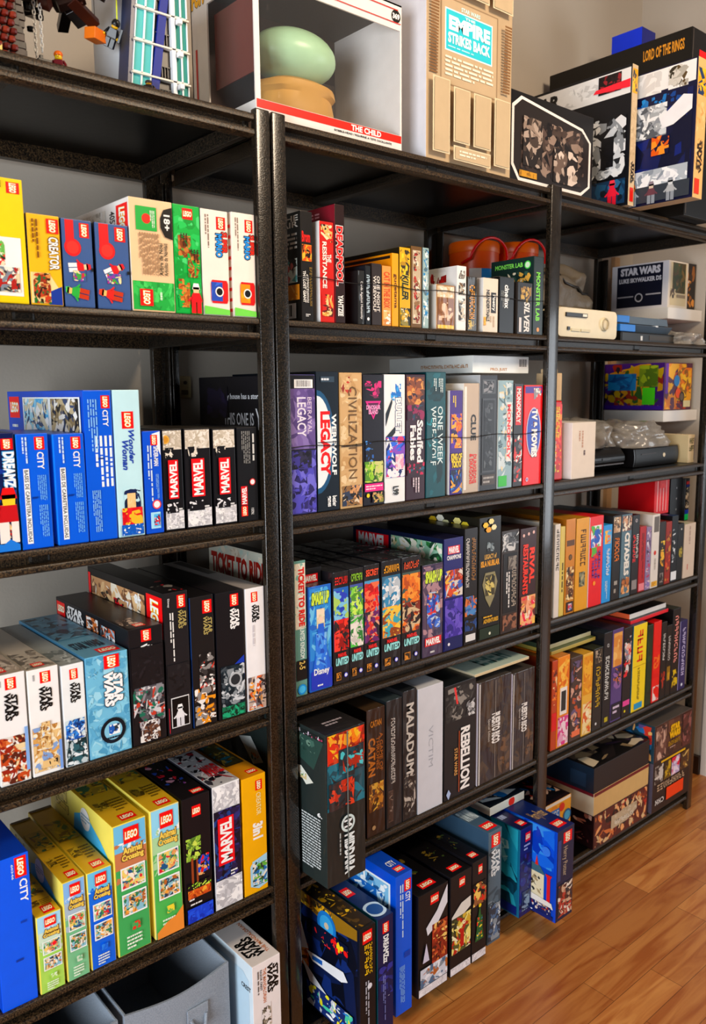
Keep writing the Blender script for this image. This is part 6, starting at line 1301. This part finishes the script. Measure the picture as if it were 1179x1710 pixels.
e = empty('toy_figure', (-.300, .060, ZT)); e.rotation_euler = (0, 0, -.5)
tag(e, 'tiny toy figure with orange hair and dark red jacket at the shelf edge', 'toy figure', 'tiny toy figures on the top shelf'); minifig(e, '6a1c28', '3a2420', 'f0c030', 'e8701c', 'hair')
e = empty('toy_figure', (-.221, .060, ZT + .064)); e.rotation_euler = (.35, .45, -.6)
tag(e, 'tiny black-clad toy figure dangling from a yellow-green cord', 'toy figure', 'tiny toy figures on the top shelf'); minifig(e, '18181c', '18181a', 'e0b030', '121214', 'helmet')
mb = MB(); mb.tube([(0, 0, .040), (-.012, .014, .060), (-.03, .03, .09)], .0010, 'c8d848', 6); mb.build('cord', 'toy', e, smooth=True)
mb = MB(); mb.box(.012, -.010, .012, .016, -.007, .032, '121212'); mb.build('tool', 'toy', e, bevel=.0006)
e = empty('toy_figure', (-.170, .035, ZT)); e.rotation_euler = (0, 0, -.5); e.scale = (.85, .85, .55)
tag(e, 'tiny toy figure with black and gold helmet in front of the blue tower', 'toy figure', 'tiny toy figures on the top shelf'); minifig(e, '2a2420', '1c1a1a', 'c89838', '3a3430', 'helmet', 'c89838')

e = empty('brick_tower', (-.145, .130, ZT)); tag(e, 'white and dark blue brick-built tower with aqua glass windows', 'building toy model')


def skew(x0, x1, y0, y1, z0, z1, k, col, mb):
    mb.loops([[(x0 + k * z, y0 + .0 * z, z), (x1 + k * z, y0, z), (x1 + k * z, y1, z), (x0 + k * z, y1, z)] for z in (z0, z1)], col)


LV = [0.0, .034, .082, .130, .178]
for a, c in zip(LV[:-1], LV[1:]):
    for (x0, x1, k, kind) in ((-.050, -.018, .11, 'w'), (-.018, -.004, .16, 'b'), (-.004, .022, .03, 'g'), (.022, .029, .0, 'p'), (.029, .052, .0, 'w2')):
        mb = MB()
        if kind == 'b':
            skew(x0, x1, -.085, -.05, a, c, k, '0c2c80', mb); mb.build('blue_slope', 'matte', e, bevel=.0006)
        elif kind == 'p':
            skew(x0, x1, -.088, -.05, a, c, k, 'e8eaec', mb); mb.build('white_pillar', 'toy', e, bevel=.0006)
        elif kind == 'g':
            skew(x0, x1, -.080, -.05, a + .003, c, k, '3a3028', mb); g_ = mb.build('tinted_window', 'toy', e, bevel=.0006)
            mb = MB()
            for q in range(4):
                mb.box(x0 + .004 + q * .005, -.083, a + .004, x0 + .0052 + q * .005, -.080, a + .018, '14100e')
            mb.box(x0 + .001, -.0835, a + .018, x1 - .002, -.080, a + .0195, '14100e'); mb.build('railing', 'toy', g_)
        else:
            skew(x0, x1, -.083, -.05, a + .0, c, k, '58b4b4' if kind == 'w' else '0c8880', mb); g_ = mb.build('aqua_glass', 'matte', e, bevel=.0004)
            mb = MB()
            skew(x0, x0 + .0016, -.0855, -.0825, a, c, k, 'e8eaec', mb); skew(x1 - .0016, x1, -.0855, -.0825, a, c, k, 'e8eaec', mb); skew((x0 + x1) / 2 - .0012, (x0 + x1) / 2 + .0012, -.0855, -.0825, a, c, k, 'e8eaec', mb)
            skew(x0, x1, -.0855, -.0825, a, a + .002, k, 'e8eaec', mb)
            mb.build('window_frame', 'toy', g_)
    mb = MB(); mb.box(-.052 + .11 * c, -.088, c - .003, .054, -.05, c, 'd8d0c4'); mb.build('floor_plate', 'toy', e, bevel=.0006)
    mb = MB(); mb.box(.030, -.096, c - .012, .038, -.086, c - .004, 'e8e8e8'); mb.build('floodlight', 'toy', e, bevel=.001)
mb = MB(); mb.box(-.050, -.05, 0, .052, .04, .178, 'c8ccd0'); mb.build('core', 'toy', e, bevel=.001)
mb = MB()
skew(-.056, -.050, -.084, -.05, 0, .178, .105, '16284c', mb); mb.build('dark_edge', 'toy', e)

# ------------------------------------------------------------------ big window box with a vinyl figure
e = empty('figure_window_box', (.181, .0125, ZT)); tag(e, 'large white and red cardboard window box holding a pale green vinyl figure', 'collector box')
w, dd, h = .168, .20, .262
mb = MB()
for a in ((-w, 0, 0, w, .003, .030), (-w, 0, h - .045, w, .003, h), (-w, 0, .03, -w + .010, .003, h - .045), (w - .004, 0, .03, w, .003, h - .045),
          (-w, .003, 0, -w + .003, dd, .028), (-w, .003, h - .04, -w + .003, dd, h), (-w, dd - .055, .028, -w + .003, dd, h - .04),
          (w - .003, .003, 0, w, dd, h), (-w, dd - .003, 0, w, dd, h), (-w, .0, 0, w, dd, .003), (-w, 0, h - .003, w, dd, h)):
    mb.box(*a, 'e4dfda')
crt = mb.build('carton', 'gloss', e)
fcF = Face((-w, 0, 0), (1, 0, 0), (0, 0, 1), 2 * w, h)
fcL = Face((-w, dd, 0), (0, -1, 0), (0, 0, 1), dd, h)
for i, (f_, el) in enumerate((
        (fcF, ('R', 'F', .0, .060, 1, .112, 'c03020')), (fcF, ('T', 'F', 'THE CHILD', .62, .066, .84, .106, 'f4f0ec', 0, .04)), (fcF, ('T', 'F', 'BOBBLE-HEAD / FIGURINE A TETE OSCILLANTE', .50, .034, .92, .048, '2a2624', 0, .02)),
        (fcF, ('C', 'F', .955, .915, .0115, '141414')), (fcF, ('T', 'F', '369', .928, .895, .982, .935, 'f4f0ec', 0, .05)), (fcF, ('R', 'F', .46, .955, .97, .962, 'c03020')), (fcF, ('R', 'F', .46, .868, .99, .874, 'c03020')),
        (fcF, ('T', 'F', 'STAR WARS', .30, .95, .50, .99, '141414', 0, .05)), (fcF, ('T', 'F', 'THE MANDALORIAN', .34, .895, .58, .935, 'c07830', 0, .03)),
        (fcL, ('T', 'L', 'POP!', .02, .86, .24, .99, 'e8a818', 0, .08, '1c1410', .15)), (fcL, ('R', 'L', .07, .15, .10, .6, 'b83020')))):
    print_part(f_, el, e, 'gloss', i)
mb = MB(); mb.poly([(-w + .010, .0012, .030), (w - .004, .0012, .030), (w - .004, .0012, h - .045), (-w + .010, .0012, h - .045)], 'ffffff'); mb.build('front_window', 'film', e)
mb = MB(); mb.poly([(-w + .0012, dd - .055, .028), (-w + .0012, .0, .028), (-w + .0012, 0, h - .04), (-w + .0012, dd - .055, h - .04)], 'ffffff'); mb.build('side_window', 'film', e)
mb = MB(); mb.box(-w + .004, dd - .006, .003, w - .004, dd - .0035, h - .004, '3a2018'); mb.box(.04, dd - .0065, .003, w - .004, dd - .006, .17, '7a7068'); mb.box(-w + .003, .004, h - .006, w - .003, dd - .004, h - .0035, '1c1410'); mb.box(-w + .004, dd - .05, .003, -w + .006, dd - .004, h - .006, '7a2818'); mb.build('backing_card', 'matte', e)
vf = e
mb = MB()
pr_ = [(.0001, 0), (.05, .002), (.058, .02), (.062, .05), (.056, .075), (.062, .082), (.060, .094), (.045, .102), (.0001, .104)]
lps = []
for r, z in pr_:
    lps.append([(-.015 + r * 1.35 * (1 + .03 * math.sin(7 * j * .2618 + z * 60)) * math.cos(j * .2618), .095 + r * .9 * (1 + .03 * math.sin(5 * j * .2618)) * math.sin(j * .2618), .005 + z) for j in range(24)])
mb.loops(lps, 'b08a4c'); mb.build('figure_base', 'matte', vf, smooth=True)
mb = MB(); mb.ball((-.020, .092, .152), .062, 'a4c4a4', 28, 18, (1.42, 1.0, .76)); mb.build('figure_body', 'toy', vf, smooth=True)
mb = MB(); mb.box(-w + .012, .02, .08, -w + .014, .14, .205, '5a2014'); mb.tube([(-w + .02, .08, .10), (-w + .045, .085, .155), (-.09, .09, .150)], .006, 'd8d8d0', 12); mb.build('figure_stand', 'toy', vf, smooth=True)

# tall beige panelled box with a white side
wb = carton('collector_box', 'tall sand-coloured panelled box with a turquoise title panel and white side', 'collector box', None, (.4090, .6690, .006, ZT, 2.235), .17, 'b09c82', 'e8e6ea', 'a08a6c', 'matte', art=[
    ('R', 'F', .15, .335, .82, .70, '8e7a62'), ('R', 'F', .165, .341, .805, .694, 'b4a086'),
    ('R', 'F', .20, .478, .75, .655, 'd8f0f0'), ('R', 'F', .212, .484, .738, .649, '38b8c8'), ('T', 'F', 'STAR WARS', .38, .660, .60, .678, 'c8ecec', 0, .03), ('T', 'F', 'EMPIRE', .24, .568, .72, .628, 'd8f8f8', 0, .06), ('T', 'F', 'THE', .42, .632, .54, .643, 'd8f8f8', 0, .04), ('T', 'F', 'STRIKES BACK', .23, .512, .72, .558, 'd8f8f8', 0, .05), ('S', 'F', .23, .492, .72, .504, 'a8e4e8', 1, False),
    ('S', 'F', .2, .37, .76, .46, 'e8e0cc', 5, False)] +
    [('R', 'F', .03, .365 + i * .013, .115, .373 + i * .013, '7a5c3c') for i in range(26)] + [('R', 'F', .86, .375 + i * .013, .945, .383 + i * .013, '7a5c3c') for i in range(23)] +
    [('R', 'F', a, c, b_, d_, 'd2c4a8') for a, c, b_, d_ in ((.03, .03, .22, .345), (.26, .09, .45, .325), (.49, .09, .70, .325), (.74, .03, .94, .335), (.26, .012, .70, .075), (.03, .72, .30, .98), (.34, .72, .66, .98), (.70, .72, .95, .98))] +
    [('R', 'F', a + .015, c + .006, b_ - .015, d_ - .006, 'b6a48a') for a, c, b_, d_ in ((.03, .03, .22, .345), (.26, .09, .45, .325), (.49, .09, .70, .325), (.74, .03, .94, .335), (.26, .012, .70, .075), (.03, .72, .30, .98), (.34, .72, .66, .98), (.70, .72, .95, .98))] + [('S', 'F', .32, .03, .64, .06, 'e8e0cc', 2, False)])

carton('figure_set_box', 'black box with a white cut-corner frame around a sepia figure scene', 'collector box', None, (.6740, .9890, .0125, ZT, 1.9800), .10, '161414', '1c1a1a', '141212', 'gloss', art=[
    ('Q', 'F', [(.10, .02), (.86, .02), (.97, .14), (.97, .68), (.86, .82), (.12, .96), (.02, .84), (.02, .18)], 'e8e0dc'),
    ('Q', 'F', [(.115, .055), (.85, .055), (.945, .15), (.945, .67), (.845, .79), (.13, .925), (.045, .82), (.045, .2)], '2a2422'),
    ('P', 'F', .12, .10, .88, .76, '2a2422 5a4c46 1c1818 8a7a70 3c322e 4a3e38', 60, .16), ('P', 'F', .5, .10, .8, .5, '2a2422 a89a90 6a5c54 c8bab0', 12, .22), ('P', 'F', .14, .2, .36, .75, '2a2422 8a7c72 4a403a a4968c', 14, .25),
    ('P', 'F', .1, .07, .3, .14, 'b88c38 8a6828', 5, .4), ('C', 'F', .71, .01, .004, 'e8e4e0')])
toy('white-banded box with a grey fighter and a red blade on its wide side', 'wide starship toy boxes at the shelf top end', (1.1060, 1.1320, -.015, ZT, 2.1230), .36, 'c8b498', '15161c', 'b8a890', art=[
    ('P', 'F', .08, .80, .92, .97, 'd8a028 e8b838 3a4858', 6, .4), ('P', 'F', .03, .2, .97, .78, 'c8b498 b8a488 d4c4a8', 14, .25), ('R', 'F', .2, .03, .8, .13, 'c02818'), ('T', 'F', 'STAR\nWARS', .2, .16, .8, .32, '2a2420', -90, .05),
    ('Q', 'L', [(.02, .98), (.99, .98), (.99, .80), (.45, .80), (.38, .70), (.02, .72)], 'e4e2e0'), ('P', 'L', .45, .82, .75, .96, 'e4e2e0 c8c6c4 f0eeec', 10, .25), ('T', 'L', 'STAR\nWARS', .06, .74, .44, .95, '141414', 0, .05, None, .15), ('LG', 'L', .005, .80, .05, .96, 0),
    ('P', 'L', .74, .84, .92, .97, '1c1416 6a1c24 2a1c20 8a2c34', 9, .3), ('Q', 'L', [(.70, .86), (.99, .84), (.99, .90), (.72, .885)], 'e83848'), ('P', 'L', .3, .15, .75, .62, '15161c 8a8c90 b8bcc0 3a3c40 5a5e64', 30, .2), ('P', 'L', .62, .22, .97, .66, '15161c c8ccd0 8a8e92 e0e2e4 2a2c30', 30, .18),
    ('P', 'L', .78, .30, .88, .52, '101116 15161c', 4, .5), ('P', 'L', .5, .02, .98, .2, '1c3a54 2a5470 15202c 3a6888', 12, .3), ('G', 'L', .64, .10, .06, 'd83048', 'd83048', 'c82840', 'e84858', 0), ('G', 'L', .88, .10, .06, 'd83048', 'd83048', 'c82840', 'e84858', 0)])
toy('white-banded space box with a silver engine, jutting forward past the shelf edge', 'wide starship toy boxes at the shelf top end', (1.1500, 1.1960, -.160, ZT, 2.1080), .46, 'd8b07c', '151838', 'c0a888', art=[
    ('P', 'F', .05, .74, .95, .93, 'e0a020 e8b838 2a4060', 6, .4), ('P', 'F', .03, .25, .97, .72, 'd8b07c c89c68 e0c090', 14, .2), ('R', 'F', .1, .03, .6, .14, 'd04020'), ('T', 'F', 'STAR\nWARS', .2, .18, .75, .42, '3a2c20', 90, .05),
    ('Q', 'L', [(.3, .99), (.99, .99), (.99, .84), (.3, .82)], 'e8e6e4'), ('P', 'L', .62, .82, .80, .98, 'e8e6e4 d0cecc', 8, .3), ('P', 'L', .84, .82, .95, .98, 'e8e6e4 a8a49c 5a4c34 3a3428 c8c4bc', 9, .35),
    ('P', 'L', .4, .15, .98, .8, '151838 1c2450 101430 1a2a68', 18, .35), ('P', 'L', .52, .70, .95, .80, '151838 2a70a8 3a88c0 1c4880', 10, .4), ('P', 'L', .58, .50, .84, .74, '8a8e94 c8ccd0 5a5e64 e4e6e8 a0a4a8', 34, .18),
    ('Q', 'L', [(.80, .62), (.93, .76), (.98, .74), (.98, .64), (.88, .56), (.82, .55)], 'e4e4e8'), ('P', 'L', .56, .38, .66, .52, '151838 8a8e94 c8ccd0', 8, .3), ('P', 'L', .76, .36, .86, .50, '151838 c86020 e8903c', 6, .35),
    ('P', 'L', .55, .14, .97, .26, 'a8b0b8 c8ccd4 e8ecf0 8a929c', 12, .5), ('R', 'L', .55, .02, .985, .14, '3a4048')] +
    [('G', 'L', .66 + q * .11, .085, .05, c1, c2, '8a9098', c3, 0) for q, (c1, c2, c3) in enumerate((('e8a048', '9aa0a8', 'e88020'), ('c8b8a8', '6a4850', '8a8088'), ('c8ccd0', 'a8acb0', '8a9098')))])
toy('huge black box with a thin golden title, behind the two starship boxes', None, (1.3300, 1.4900, -.045, ZT, 2.2560), .44, '141212', '15120f', '1a1816', art=[
    ('LG', 'F', .25, .76, .62, .90, 0), ('R', 'F', .02, .01, .05, .99, '4a4440'), ('T', 'L', 'LORD OF THE RINGS', .69, .895, .955, .955, 'c88c38', 0, .03), ('LG', 'L', .02, .78, .12, .9, 0)])
toy('plain bright blue box peeking over the huge black box', None, (1.5250, 1.6000, .215, ZT, 2.3880), .10, '14206c', '1440c8', '1838a0')  # one blue card: lit left side and shaded front put into the face colours
